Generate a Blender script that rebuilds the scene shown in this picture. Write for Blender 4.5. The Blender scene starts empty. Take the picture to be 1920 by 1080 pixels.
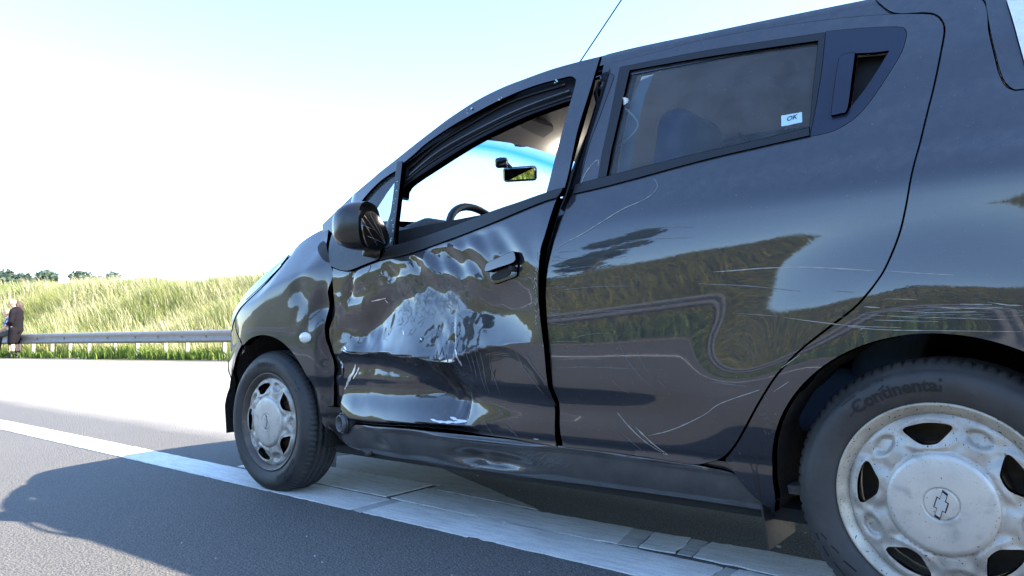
import bpy, bmesh, math, random
import numpy as np
from mathutils import Vector, Matrix
from mathutils.geometry import delaunay_2d_cdt

random.seed(7); RNG = np.random.default_rng(11)
SC = bpy.context.scene
COL = SC.collection
R = math.radians

# ---------------------------------------------------------------- camera, sky, sun, exposure
cd = bpy.data.cameras.new('camera'); CAM = bpy.data.objects.new('camera', cd); COL.objects.link(CAM)
cd.sensor_width = 36; cd.lens = 25.181; cd.clip_start = .05; cd.clip_end = 2000
CAM.matrix_world = Matrix([[-0.77571, -0.04916, -0.62917, -0.2524], [-0.63085, 0.03337, 0.77518, 2.4109], [-0.01711, 0.99823, -0.0569, 0.6397], [0, 0, 0, 1]])
SC.camera = CAM

SUN_DIR = Vector((-1.10, -.64, 1.0)).normalized()
W = bpy.data.worlds.new('World'); SC.world = W; W.use_nodes = True
_nt = W.node_tree; _sky = _nt.nodes.new('ShaderNodeTexSky'); _sky.sky_type = 'NISHITA'; _sky.sun_disc = False
_sky.sun_elevation = math.asin(SUN_DIR.z); _sky.sun_rotation = math.atan2(SUN_DIR.x, SUN_DIR.y) % (2*math.pi)
_nt.links.new(_sky.outputs[0], _nt.nodes['Background'].inputs[0])
_sky.air_density = 1.0; _sky.dust_density = .3; _sky.ozone_density = 4
_nt.nodes['Background'].inputs[1].default_value = .115
sl = bpy.data.lights.new('sun', 'SUN'); SUN = bpy.data.objects.new('sun', sl); COL.objects.link(SUN)
sl.energy = 4.0; sl.angle = R(.53); sl.color = (1, .88, .70)
SUN.rotation_euler = SUN_DIR.to_track_quat('Z', 'Y').to_euler()
SUN.location = (-20, -12, 20)
SC.view_settings.view_transform = 'Standard'; SC.view_settings.look = 'None'
SC.view_settings.exposure = 2.66; SC.view_settings.gamma = 1; SC.view_settings.use_curve_mapping = False
SC.render.engine = 'CYCLES'
SC.cycles.max_bounces = 12; SC.cycles.diffuse_bounces = 6; SC.cycles.transparent_max_bounces = 12; SC.cycles.caustics_reflective = False
SC.cycles.caustics_refractive = False

# ---------------------------------------------------------------- materials
def mat(name, col=(.5, .5, .5), rough=.5, metal=0, spec=.5, coat=0, coat_rough=.03, emit=None):
    m = bpy.data.materials.new(name); m.use_nodes = True
    b = m.node_tree.nodes['Principled BSDF']
    b.inputs['Base Color'].default_value = (*col, 1); b.inputs['Roughness'].default_value = rough
    b.inputs['Metallic'].default_value = metal; b.inputs['Specular IOR Level'].default_value = spec
    b.inputs['Coat Weight'].default_value = coat; b.inputs['Coat Roughness'].default_value = coat_rough
    if emit: b.inputs['Emission Color'].default_value = (*emit[:3], 1); b.inputs['Emission Strength'].default_value = emit[3]
    return m
class N:
    """short hand for a material's node tree"""
    def __init__(s, m): s.t = m.node_tree; s.b = s.t.nodes['Principled BSDF']; s.out = s.t.nodes['Material Output']
    def new(s, kind, **kw):
        n = s.t.nodes.new('ShaderNode' + kind)
        for k, v in kw.items():
            if hasattr(n, k): setattr(n, k, v)
            else: n.inputs[k.replace('_', ' ')].default_value = v
        return n
    def link(s, a, b): s.t.links.new(a, b)
    def coord(s, scale=(1, 1, 1), rot=(0, 0, 0)):
        g = s.new('NewGeometry'); mp = s.new('Mapping'); s.link(g.outputs['Position'], mp.inputs[0])
        mp.inputs['Scale'].default_value = scale; mp.inputs['Rotation'].default_value = rot
        return mp.outputs[0]
    def ocoord(s, scale=(1, 1, 1)):
        g = s.new('TexCoord'); mp = s.new('Mapping'); s.link(g.outputs['Object'], mp.inputs[0])
        mp.inputs['Scale'].default_value = scale
        return mp.outputs[0]
    def noise(s, vec, scale, detail=4, rough=.5, dist=0):
        n = s.new('TexNoise', Scale=scale, Detail=detail, Roughness=rough, Distortion=dist); s.link(vec, n.inputs['Vector']); return n.outputs['Fac']
    def ramp(s, fac, stops):
        n = s.new('ValToRGB'); e = n.color_ramp.elements
        while len(e) < len(stops): e.new(.5)
        for q, (p, c) in zip(e, stops):
            q.position = p; q.color = (*c, 1) if len(c) == 3 else c
        s.link(fac, n.inputs[0]); return n.outputs[0]
    def gray(s, fac, stops): return s.ramp(fac, [(p, (v, v, v)) for p, v in stops])
    def mix(s, fac, a, b):
        n = s.new('MixRGB')
        for i, v in ((0, fac), (1, a), (2, b)):
            if isinstance(v, (int, float)): n.inputs[i].default_value = v
            elif isinstance(v, tuple): n.inputs[i].default_value = (*v, 1)
            else: s.link(v, n.inputs[i])
        return n.outputs[0]
    def bump(s, h, strength=.3, dist=.01):
        n = s.new('Bump', Strength=strength, Distance=dist); s.link(h, n.inputs['Height']); s.link(n.outputs[0], s.b.inputs['Normal']); return n
    def base(s, c): s.link(c, s.b.inputs['Base Color'])
    def rough(s, c): s.link(c, s.b.inputs['Roughness'])

M = {}
def paint(name, film=.0, grime=.0, coat=1.):
    m = mat(name, (.02, .022, .034), .5, .25, .3, 1, .012); m.node_tree.nodes['Principled BSDF'].inputs['Coat IOR'].default_value = 1.72; n = N(m)
    p = n.coord()
    flake = n.noise(p, 2600, 1)
    c = n.mix(n.gray(flake, [(.35, 0), (.8, 1)]), (.006, .007, .011), (.026, .029, .045))
    d = n.noise(p, 38, 6, .65); d2 = n.noise(p, 900, 2)
    nz = n.new('NewGeometry'); sep = n.new('SeparateXYZ'); n.link(nz.outputs['Normal'], sep.inputs[0])
    up = n.gray(sep.outputs['Z'], [(.16, 0.01), (.42, .16), (.8, .5)])
    dd = n.new('Math', operation='MULTIPLY'); n.link(n.gray(d, [(.35, .1), (.7, 1)]), dd.inputs[0]); n.link(n.gray(d2, [(.3, .3), (.65, 1)]), dd.inputs[1])
    du = n.new('Math', operation='MULTIPLY'); n.link(dd.outputs[0], du.inputs[0]); n.link(up, du.inputs[1])
    speck = n.gray(n.noise(p, 210, 2, .4), [(.735, 0), (.76, .55)])
    mx = n.new('Math', operation='MAXIMUM'); n.link(du.outputs[0], mx.inputs[0]); n.link(speck, mx.inputs[1])
    # road film: fine horizontal wipe streaks
    st = n.gray(n.noise(n.coord((6, 6, 130)), 3, 5, .6), [(.5, 0), (.85, .05 + grime)])
    mx2 = n.new('Math', operation='MAXIMUM'); n.link(mx.outputs[0], mx2.inputs[0]); n.link(st, mx2.inputs[1])
    if film:
        fl = n.gray(n.noise(p, 11, 6, .65), [(.3, film*.55), (.75, film*1.25)]); mx3 = n.new('Math', operation='MAXIMUM'); n.link(mx2.outputs[0], mx3.inputs[0]); n.link(fl, mx3.inputs[1]); mx2 = mx3
    n.base(n.mix(mx2.outputs[0], c, (.21, .195, .175)))
    inv = n.new('Math', operation='SUBTRACT', use_clamp=True); inv.inputs[0].default_value = coat; n.link(mx2.outputs[0], inv.inputs[1])
    n.link(inv.outputs[0], n.b.inputs['Coat Weight'])
    me = n.new('Math', operation='MULTIPLY'); n.link(inv.outputs[0], me.inputs[0]); me.inputs[1].default_value = .25
    n.link(me.outputs[0], n.b.inputs['Metallic'])
    cr = n.gray(n.noise(p, 55, 5, .6), [(.4, .014), (.8, .07)]); n.link(cr, n.b.inputs['Coat Roughness'])
    return m
M['paint'] = paint('charcoal_paint')
M['paint_dirty'] = paint('charcoal_paint_road_film', .03, .10)
M['paint_sill'] = paint('charcoal_paint_sill_dirt', .34, .40)
def scuffed():
    m = paint('charcoal_paint_scuffed', grime=.05); n = N(m)
    # rubbed dull where the other vehicle slid along the sheet
    p = n.coord(); mask = None
    for c, r in (((1.36, .74, .73), .20), ((1.52, .74, .74), .14), ((1.30, .76, .50), .10), ((1.84, .75, .56), .07)):
        d = n.new('VectorMath', operation='DISTANCE'); n.link(p, d.inputs[0]); d.inputs[1].default_value = c
        mr = n.new('MapRange'); n.link(d.outputs['Value'], mr.inputs[0]); mr.inputs[1].default_value = r; mr.inputs[2].default_value = r*.3
        if mask: mx = n.new('Math', operation='MAXIMUM'); n.link(mask, mx.inputs[0]); n.link(mr.outputs[0], mx.inputs[1]); mask = mx.outputs[0]
        else: mask = mr.outputs[0]
    s1 = n.gray(n.noise(n.coord((9, 9, 60), (0, .5, 0)), 5, 8, .75, .6), [(.44, 0), (.66, 1)]); s2 = n.gray(n.noise(p, 130, 4, .7), [(.40, .15), (.7, 1)])
    a = n.new('Math', operation='MULTIPLY'); n.link(s1, a.inputs[0]); n.link(s2, a.inputs[1])
    b = n.new('Math', operation='MULTIPLY'); n.link(a.outputs[0], b.inputs[0]); n.link(mask, b.inputs[1])
    bc = n.b.inputs['Base Color'].links[0].from_socket; n.base(n.mix(b.outputs[0], bc, (.12, .125, .14)))
    cw = n.b.inputs['Coat Weight'].links[0].from_socket; sb_ = n.new('Math', operation='SUBTRACT', use_clamp=True); n.link(cw, sb_.inputs[0]); n.link(b.outputs[0], sb_.inputs[1]); n.link(sb_.outputs[0], n.b.inputs['Coat Weight'])
    mt = n.b.inputs['Metallic'].links[0].from_socket; sm_ = n.new('Math', operation='SUBTRACT', use_clamp=True); n.link(mt, sm_.inputs[0]); n.link(b.outputs[0], sm_.inputs[1]); n.link(sm_.outputs[0], n.b.inputs['Metallic'])
    return m
M['paint_scuffed'] = scuffed()
M['paint_wing'] = paint('charcoal_paint_hazed', .02, .06, .58)
M['black_plastic'] = mat('black_plastic', (.018, .018, .02), .42)
_n = N(M['black_plastic']); _n.bump(_n.noise(_n.coord(), 900, 2), .08, .002)
_n.base(_n.mix(_n.gray(_n.noise(_n.coord(), 60, 5), [(.45, 0), (.8, .35)]), (.016, .016, .018), (.07, .068, .065)))
M['gloss_black'] = mat('gloss_black', (.012, .013, .018), .12, 0, .5, .6)
M['handle_panel'] = mat('satin_black_plastic', (.012, .016, .034), .28)
M['rubber'] = mat('black_rubber', (.006, .006, .008), .45, 0, .25)
M['trim'] = mat('belt_trim_rubber', (.013, .013, .014), .4, 0, .4)
M['duct'] = mat('grey_duct_plastic', (.09, .09, .092), .4)
M['void'] = mat('dark_cavity', (.006, .006, .006), .8)
def asphalt():
    m = mat('asphalt', (.07, .07, .07), .82); n = N(m); p = n.coord()
    v = n.new('TexVoronoi', Scale=115); n.link(p, v.inputs['Vector'])
    f = n.noise(p, 210, 3, .65); big = n.noise(p, .7, 5, .55); mid = n.noise(p, 9, 5, .6)
    c = n.mix(n.gray(v.outputs['Distance'], [(.2, 0), (.65, 1)]), (.108, .104, .100), (.040, .040, .042))
    c = n.mix(n.gray(f, [(.46, 0), (.72, 1)]), c, (.24, .23, .22))
    c = n.mix(n.gray(f, [(.32, 1), (.46, 0)]), c, (.018, .018, .02))
    c = n.mix(n.gray(big, [(.35, 0), (.7, .3)]), c, (.125, .12, .115))
    c = n.mix(n.gray(mid, [(.45, 0), (.75, .2)]), c, (.07, .07, .074))
    # brightness of the sunlit lane beyond the white line, painted into the colour
    sp = n.new('SeparateXYZ'); n.link(p, sp.inputs[0])
    wob = n.new('Math', operation='MULTIPLY_ADD'); n.link(big, wob.inputs[0]); wob.inputs[1].default_value = .35; n.link(sp.outputs['Y'], wob.inputs[2])
    mr = n.new('MapRange'); n.link(wob.outputs[0], mr.inputs[0]); mr.inputs[1].default_value = .32; mr.inputs[2].default_value = -.35; mr.inputs[3].default_value = 0; mr.inputs[4].default_value = .8
    pale = n.mix(n.gray(f, [(.38, 0), (.62, 1)]), (.34, .32, .29), (.60, .57, .52))
    c = n.mix(mr.outputs[0], c, pale)
    n.base(c)
    a = n.new('Math', operation='ADD'); n.link(v.outputs['Distance'], a.inputs[0]); n.link(f, a.inputs[1])
    n.bump(a.outputs[0], .9, .006)
    return m
M['asphalt'] = asphalt()
def line_paint(name, white, dirt, lo, hi):
    m = mat(name, white, .62); n = N(m); p = n.coord()
    st = n.noise(n.coord((1.3, 9, 1)), 6, 8, .72); f = n.noise(p, 330, 4, .6); big = n.noise(p, 2.2, 5, .6)
    c = n.mix(n.gray(st, [(lo, 0), (hi, 1)]), white, dirt)
    c = n.mix(n.gray(f, [(.30, .8), (.44, 0)]), c, (.10, .10, .10))
    c = n.mix(n.gray(big, [(.45, 0), (.8, .4)]), c, tuple(v*.7 for v in dirt))
    n.base(c); n.bump(f, .35, .003)
    return m
M['line'] = line_paint('white_road_paint', (.74, .74, .72), (.40, .40, .39), .44, .78)
M['line_old'] = line_paint('worn_road_paint', (.52, .53, .52), (.26, .26, .26), .38, .8)
M['line_patch'] = line_paint('rubbed_road_paint', (.50, .51, .50), (.24, .24, .24), .42, .76)
M['gore'] = line_paint('worn_gore_paint', (.56, .56, .53), (.30, .30, .29), .34, .70)
def simple_noise(name, a, b, scale, rough=.7, bump=0, lo=.35, hi=.7, metal=0, spec=.5, obj=False):
    m = mat(name, a, rough, metal, spec); n = N(m); p = n.ocoord() if obj else n.coord()
    f = n.noise(p, scale, 6, .62); n.base(n.mix(n.gray(f, [(lo, 0), (hi, 1)]), a, b))
    if bump: n.bump(f, bump, .01)
    return m
M['soil'] = simple_noise('grass_soil', (.075, .085, .025), (.14, .125, .05), 3, .95, .5)
M['verge'] = simple_noise('verge_grit', (.17, .15, .12), (.09, .085, .06), 18, .95, .5)
M['galv'] = simple_noise('galvanised_steel', (.21, .21, .21), (.15, .15, .15), 6, .5, 0, .3, .75, .15)
M['post'] = simple_noise('pale_post', (.30, .29, .27), (.20, .19, .18), 20, .6)
M['tyre'] = None
def tyre_mat():
    m = mat('tyre_rubber', (.03, .03, .032), .6); n = N(m); p = n.ocoord()
    f = n.noise(p, 9, 6, .65); g = n.noise(p, 60, 4, .6)
    c = n.mix(n.gray(f, [(.35, 0), (.75, .8)]), (.020, .020, .022), (.058, .055, .052))
    c = n.mix(n.gray(g, [(.55, 0), (.85, .4)]), c, (.07, .067, .063))
    n.base(c); n.bump(g, .15, .004); n.rough(n.gray(f, [(.3, .5), (.8, .8)]))
    return m
M['tyre'] = tyre_mat()
M['tyre_mark'] = mat('tyre_moulding', (.013, .013, .015), .6, 0, .3)
def cover_mat(name, a, b, spots):
    m = mat(name, a, .42, .35); n = N(m); p = n.ocoord()
    f = n.noise(p, 14, 6, .65); sp = n.noise(p, 230, 2, .35); sp2 = n.noise(p, 30, 3, .5); s3 = n.noise(p, 520, 2, .4)
    c = n.mix(n.gray(f, [(.38, 0), (.72, .9)]), a, b)
    c = n.mix(n.gray(sp, [(spots, 0), (spots + .03, 1)]), c, (.035, .024, .016))
    c = n.mix(n.gray(s3, [(.70, 0), (.74, .7)]), c, (.07, .055, .04))
    c = n.mix(n.gray(sp2, [(.60, 0), (.8, .5)]), c, (.19, .165, .14))
    n.base(c); n.rough(n.gray(f, [(.3, .35), (.8, .6)]))
    return m
M['cover'] = cover_mat('silver_wheel_cover', (.44, .415, .375), (.27, .25, .225), .69)
M['cap'] = cover_mat('pale_centre_cap', (.53, .50, .455), (.42, .40, .37), .72)
M['rim'] = cover_mat('cream_steel_rim', (.46, .42, .35), (.25, .215, .17), .67)
M['rim_dark'] = cover_mat('brown_dusty_rim', (.10, .08, .07), (.055, .045, .04), .7)
M['rust'] = simple_noise('rusty_disc', (.16, .10, .065), (.09, .06, .045), 30, .8, .2, obj=True)
M['chrome'] = mat('bright_metal', (.7, .7, .7), .25, 1)
M['liner'] = simple_noise('wheel_arch_felt', (.008, .006, .005), (.028, .021, .015), 90, .95, .9, .45, .8)
M['headliner'] = simple_noise('grey_headliner', (.70, .66, .60), (.64, .60, .54), 400, .95, .2)
M['visor'] = simple_noise('grey_visor_cloth', (.42, .40, .37), (.38, .36, .33), 400, .95, .2)
M['interior'] = simple_noise('dark_interior', (.09, .092, .10), (.12, .122, .13), 200, .8, .1)
M['carpet'] = simple_noise('grey_carpet', (.20, .19, .18), (.15, .145, .14), 90, .95, .2)
M['fabric'] = simple_noise('navy_seat_fabric', (.03, .055, .11), (.045, .075, .14), 300, .95, .2)
M['belt'] = mat('seat_belt_webbing', (.30, .33, .36), .8)
M['cable'] = mat('pale_cable', (.62, .60, .55), .4)
M['scratch'] = mat('bare_scratch', (.29, .28, .265), .6)  # also colours the strips that imitate reflected bright lines
M['scratch_dim'] = mat('dull_scratch', (.13, .13, .135), .6)
M['scratch_dark'] = mat('dark_scuff', (.016, .016, .018), .55)
M['bare'] = mat('torn_metal', (.75, .75, .76), .3, .6)
M['lamp'] = simple_noise('frosted_lens', (.72, .72, .68), (.6, .6, .56), 90, .25)
M['red_lens'] = mat('red_lens', (.35, .02, .02), .15, 0, .5, .5)
M['sticker'] = mat('pale_blue_sticker', (.42, .60, .72), .5)
M['sticker_ink'] = mat('dark_ink', (.03, .035, .05), .5)
M['sticker_white'] = mat('white_ink', (.75, .8, .82), .5)
M['dome'] = mat('dome_lens', (.8, .66, .5), .4, emit=(1, .62, .38, .35))
M['shattered'] = mat('glass_crumbs', (.30, .52, .50), .15, 0, .8)
M['skin'] = mat('skin', (.52, .30, .22), .6)
M['hair_dark'] = mat('dark_hair', (.04, .025, .018), .7)
M['hair_fair'] = mat('fair_hair', (.62, .48, .30), .7)
M['hoodie'] = mat('charcoal_hoodie', (.010, .009, .012), .95, 0, .1)
M['shorts'] = mat('dark_shorts', (.010, .009, .012), .95, 0, .1)
M['jeans'] = mat('grey_trousers', (.05, .052, .055), .9)
M['blue_shirt'] = simple_noise('blue_patterned_shirt', (.03, .10, .42), (.55, .62, .70), 9, .9, 0, .45, .55)
M['sock'] = mat('black_sock', (.01, .01, .01), .9)
M['shoe'] = mat('pale_trainer', (.55, .55, .55), .7)
M['shoe_dark'] = mat('dark_shoe', (.02, .02, .022), .7)
def foliage(name, a, b, c3=None):
    m = mat(name, a, .7, 0, .25); n = N(m)
    at = n.new('Attribute'); at.attribute_name = 'tone'
    n.base(n.ramp(at.outputs['Fac'], [(0, a), (.55, b), (1, c3 or b)]))
    tr = n.new('BsdfTranslucent'); n.link(n.b.inputs['Base Color'].links[0].from_socket, tr.inputs[0])
    mx = n.new('MixShader'); mx.inputs[0].default_value = .35
    n.link(n.b.outputs[0], mx.inputs[1]); n.link(tr.outputs[0], mx.inputs[2]); n.link(mx.outputs[0], n.out.inputs[0])
    return m
M['grass'] = foliage('meadow_grass', (.13, .17, .045), (.26, .28, .10), (.50, .47, .33))
M['grass_near'] = foliage('roadside_grass', (.105, .11, .012), (.20, .19, .024), (.33, .29, .09))
M['weed'] = foliage('green_weeds', (.06, .115, .016), (.11, .175, .03), (.20, .24, .05))
M['leaf'] = foliage('tree_leaves', (.03, .055, .016), (.05, .085, .022), (.08, .12, .03))
M['leaf_far'] = foliage('far_leaves', (.06, .095, .075), (.085, .125, .095), (.11, .15, .11))  # distance haze mixed into the leaf colour as a pale bluish tint
M['bark'] = simple_noise('bark', (.13, .09, .06), (.07, .05, .035), 12, .9, .4)
def glass(name, tint, refl=1.0, rough=0.0, haze=0.0):
    m = bpy.data.materials.new(name); m.use_nodes = True; t = m.node_tree; t.nodes.remove(t.nodes['Principled BSDF'])
    out = t.nodes['Material Output']
    tr = t.nodes.new('ShaderNodeBsdfTransparent'); tr.inputs[0].default_value = (*tint, 1)
    gl = t.nodes.new('ShaderNodeBsdfGlossy'); gl.inputs['Roughness'].default_value = rough
    fr = t.nodes.new('ShaderNodeFresnel'); fr.inputs[0].default_value = 1.52
    mu = t.nodes.new('ShaderNodeMath'); mu.operation = 'MULTIPLY'; mu.inputs[1].default_value = refl; t.links.new(fr.outputs[0], mu.inputs[0])
    mx = t.nodes.new('ShaderNodeMixShader'); t.links.new(mu.outputs[0], mx.inputs[0]); t.links.new(tr.outputs[0], mx.inputs[1]); t.links.new(gl.outputs[0], mx.inputs[2])
    last = mx
    if haze:   # dust lying on the pane
        df = t.nodes.new('ShaderNodeBsdfDiffuse'); df.inputs[0].default_value = (.30, .32, .34, 1)
        g = t.nodes.new('ShaderNodeNewGeometry'); nz = t.nodes.new('ShaderNodeTexNoise'); nz.inputs['Scale'].default_value = 14; nz.inputs['Detail'].default_value = 8
        t.links.new(g.outputs['Position'], nz.inputs['Vector'])
        nz2 = t.nodes.new('ShaderNodeTexNoise'); nz2.inputs['Scale'].default_value = 260; nz2.inputs['Detail'].default_value = 2
        t.links.new(g.outputs['Position'], nz2.inputs['Vector'])
        r2 = t.nodes.new('ShaderNodeMapRange'); r2.inputs[1].default_value = .70; r2.inputs[2].default_value = .74; r2.inputs[4].default_value = .35; t.links.new(nz2.outputs[0], r2.inputs[0])
        r = t.nodes.new('ShaderNodeMapRange'); r.inputs[1].default_value = .3; r.inputs[2].default_value = .75; r.inputs[3].default_value = haze*.5; r.inputs[4].default_value = haze*1.4
        t.links.new(nz.outputs[0], r.inputs[0])
        ad = t.nodes.new('ShaderNodeMath'); ad.operation = 'ADD'; t.links.new(r.outputs[0], ad.inputs[0]); t.links.new(r2.outputs[0], ad.inputs[1])
        m2 = t.nodes.new('ShaderNodeMixShader'); t.links.new(ad.outputs[0], m2.inputs[0]); t.links.new(mx.outputs[0], m2.inputs[1]); t.links.new(df.outputs[0], m2.inputs[2]); last = m2
    t.links.new(last.outputs[0], out.inputs[0])
    return m
M['glass'] = glass('side_glass', (.66, .76, .85), 1.0, 0, .10)
M['glass_far'] = glass('far_side_glass', (.80, .86, .86), .9)
M['glass_clear'] = glass('windscreen_glass', (.94, .97, .97), .25)
M['glass_shade'] = glass('tinted_windscreen_band', (.02, .36, .68), .25)
_t = M['glass_shade'].node_tree; _tc = _t.nodes.new('ShaderNodeTexCoord'); _sx = _t.nodes.new('ShaderNodeSeparateXYZ'); _rp = _t.nodes.new('ShaderNodeValToRGB')
_t.links.new(_tc.outputs['UV'], _sx.inputs[0]); _t.links.new(_sx.outputs['Y'], _rp.inputs[0])
for _e, (_p, _c) in zip((_rp.color_ramp.elements[0], _rp.color_ramp.elements[1], _rp.color_ramp.elements.new(.45)), ((0, (.94, .97, .97, 1)), (1, (.01, .22, .50, 1)), (.45, (.08, .45, .75, 1)))): _e.position = _p; _e.color = _c
_t.links.new(_rp.outputs[0], next(n for n in _t.nodes if n.type == 'BSDF_TRANSPARENT').inputs[0])
M['mirror_shell'] = mat('door_mirror_shell', (.012, .012, .014), .26, 0, .5)
M['mirror'] = mat('mirror_silver', (.8, .82, .84), .01, 1)
M['mirror_green'] = mat('mirror_silvering', (.85, .9, .8), .015, 1)
M['cracked_mirror'] = mat('cracked_mirror', (.10, .10, .11), .05, 1)

# ---------------------------------------------------------------- object helpers
def tag(o, label=None, cat=None, group=None, kind=None):
    for k, v in (('label', label), ('category', cat), ('group', group), ('kind', kind)):
        if v: o[k] = v
    return o
def empty(name, loc=(0, 0, 0), parent=None):
    o = bpy.data.objects.new(name, None); COL.objects.link(o); o.location = loc; o.empty_display_size = .2
    if parent: o.parent = parent
    return o
def mesh(name, verts, faces, m, parent=None, smooth=True, normals=None, loc=None):
    me = bpy.data.meshes.new(name); me.from_pydata([tuple(map(float, v)) for v in verts], [], [tuple(map(int, f)) for f in faces])
    me.materials.append(M[m] if isinstance(m, str) else m)
    if smooth: me.polygons.foreach_set('use_smooth', [True]*len(me.polygons))
    me.update()
    if normals is not None: me.normals_split_custom_set_from_vertices([tuple(map(float, v)) for v in normals])
    o = bpy.data.objects.new(name, me); COL.objects.link(o)
    if parent: o.parent = parent
    if loc is not None: o.location = loc
    return o
def from_bm(name, bm, m, parent=None, smooth=True):
    bmesh.ops.recalc_face_normals(bm, faces=bm.faces)
    me = bpy.data.meshes.new(name); bm.to_mesh(me); bm.free()
    me.materials.append(M[m] if isinstance(m, str) else m)
    if smooth: me.polygons.foreach_set('use_smooth', [True]*len(me.polygons))
    o = bpy.data.objects.new(name, me); COL.objects.link(o)
    if parent: o.parent = parent
    return o
def bevel(o, w, seg=2):
    b = o.modifiers.new('bevel', 'BEVEL'); b.width = w; b.segments = seg; b.limit_method = 'ANGLE'; b.angle_limit = R(35)
    return o
def bm_box(bm, c, s, rot=None):
    r = bmesh.ops.create_cube(bm, size=1)
    mt = Matrix.Translation(c) @ (rot.to_4x4() if rot else Matrix.Identity(4)) @ Matrix.Diagonal((*s, 1))
    bmesh.ops.transform(bm, matrix=mt, verts=r['verts']); return r['verts']
def box(name, c, s, m, parent=None, rot=None, bev=.004):
    bm = bmesh.new(); bm_box(bm, c, s, rot); o = from_bm(name, bm, m, parent, False)
    if bev: bevel(o, bev)
    return o
def tube(name, path, r, m, parent=None, seg=8, closed=False, radii=None):
    P = [Vector(p) for p in path]; n = len(P); vs = []; fs = []
    up = Vector((0, 0, 1)); prev = None
    for i in range(n):
        a = P[(i-1) % n] if (closed or i > 0) else P[i]; b = P[(i+1) % n] if (closed or i < n-1) else P[i]
        t = (b - a).normalized()
        u = prev - t*prev.dot(t) if prev else (up - t*up.dot(t) if abs(t.z) < .95 else Vector((1, 0, 0)) - t*t.x)
        u.normalize(); prev = u; w = t.cross(u); rr = radii[i] if radii else r
        for k in range(seg):
            an = 2*math.pi*k/seg; vs.append(P[i] + (u*math.cos(an) + w*math.sin(an))*rr)
    m_ = n if closed else n-1
    for i in range(m_):
        for k in range(seg):
            j = (i+1) % n; fs.append((i*seg+k, i*seg+(k+1) % seg, j*seg+(k+1) % seg, j*seg+k))
    if not closed: fs.append(tuple(range(seg-1, -1, -1))); fs.append(tuple((n-1)*seg+k for k in range(seg)))
    return mesh(name, vs, fs, m, parent)

def pchip(xs, ys):
    """monotone cubic through the points, returned as a vectorised function"""
    xs = np.array(xs, float); ys = np.array(ys, float)
    h = np.diff(xs); d = np.diff(ys) / h
    m = np.zeros(len(xs)); m[0], m[-1] = d[0], d[-1]
    for i in range(1, len(xs) - 1):
        if d[i-1] * d[i] > 0:
            w1, w2 = 2*h[i] + h[i-1], h[i] + 2*h[i-1]
            m[i] = (w1 + w2) / (w1/d[i-1] + w2/d[i])
    def f(x):
        x = np.clip(x, xs[0], xs[-1])
        i = np.clip(np.searchsorted(xs, x) - 1, 0, len(xs) - 2)
        t = (x - xs[i]) / h[i]
        return ((2*t**3 - 3*t**2 + 1)*ys[i] + (t**3 - 2*t**2 + t)*h[i]*m[i]
                + (-2*t**3 + 3*t**2)*ys[i+1] + (t**3 - t**2)*h[i]*m[i+1])
    return f

def sstep(a, b, x):
    t = np.clip((x - a) / (b - a), 0., 1.)
    return t*t*(3 - 2*t)

LOWER = pchip([.10, .18, .205, .23, .27, .30, .318, .335, .37, .41, .435, .455, .478, .52, .60, .68, .74],
              [.66, .690, .722, .738, .749, .752, .751, .756, .7585, .757, .7605, .7685, .7785, .7820, .7845, .7858, .786])

LOWER2 = pchip([.10, .18, .205, .23, .27, .30, .318, .335, .40, .46, .52, .60, .68, .74],
               [.66, .690, .722, .738, .749, .752, .751, .756, .7655, .7735, .7790, .7835, .7856, .786])
CREST = pchip([1.8, 1.95, 2.15, 2.33, 2.46, 2.6, 2.8], [.905, .90, .862, .822, .772, .745, .72])

def belt(X):
    return .935 + (1.63 - X) * .1055

def surf(X, Z):
    """half width of the car's side at a length X and a height Z"""
    X = np.asarray(X, float); Z = np.asarray(Z, float)
    front = sstep(1.93, 2.12, X)
    b = belt(X)
    k = .65
    # the side's widest line climbs towards the tail
    Z0 = Z; Z = Z - .115 * np.clip(.98 - X, 0, 1.2) * sstep(.50, .66, Z) * (1 - sstep(.90, 1.02, Z))
    zz = np.minimum(Z, b)
    up = .786 - k * np.maximum(zz - .74, 0)**2
    f = sstep(.95, .35, X)          # the lower crease dies out towards the rear wheel
    Y = np.where(Z < .74, LOWER(Z) * (1 - f) + LOWER2(Z) * f, up)
    u = np.maximum(Z - b, 0)
    Y = Y - u * (2*k*np.maximum(b - .74, 0)) - .08*u*u
    Z = Z0
    # soft shoulder crease rising to the tail
    c = Z - (.905 + .11 * (.85 - X)); Y = Y - .035 * (np.sqrt(c*c + .0002) + c) * sstep(1.25, .85, X) * (1 - sstep(.0, .12, Z - b))
    # the wing: upright below its crest, which falls towards the headlamp, then rolling over to the bonnet
    w = Z - CREST(X)
    wing = LOWER(np.minimum(Z, .74)) - .40 * (np.sqrt(w*w + .0002) + w)
    Y = Y + (wing - Y) * front
    # cabin narrows towards the windscreen
    Y = Y - .15 * np.maximum(X - 1.4, 0)**2 * sstep(-.05, .2, Z - belt(X)) * (1 - front)
    # nose and tail
    t = np.clip((X - 2.35) / (.80 + .07 * (1 - sstep(.45, .66, Z))), 0, .999)
    Y = Y * (1 - t**2.4)**.5
    r = np.maximum(-.10 - X, 0)
    Y = Y - .55 * r * r
    # wheel arch flares
    for cx, fl in ((0.0, .022), (2.375, .004)):
        d = np.sqrt((X - cx)**2 + (Z - .28)**2)
        q = np.clip((d - .345) / .275, 0, 1)
        Y = Y + fl * (1 - q**3 * (10 - 15*q + 6*q*q)) * sstep(.26, .45, Z)
    return Y

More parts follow.
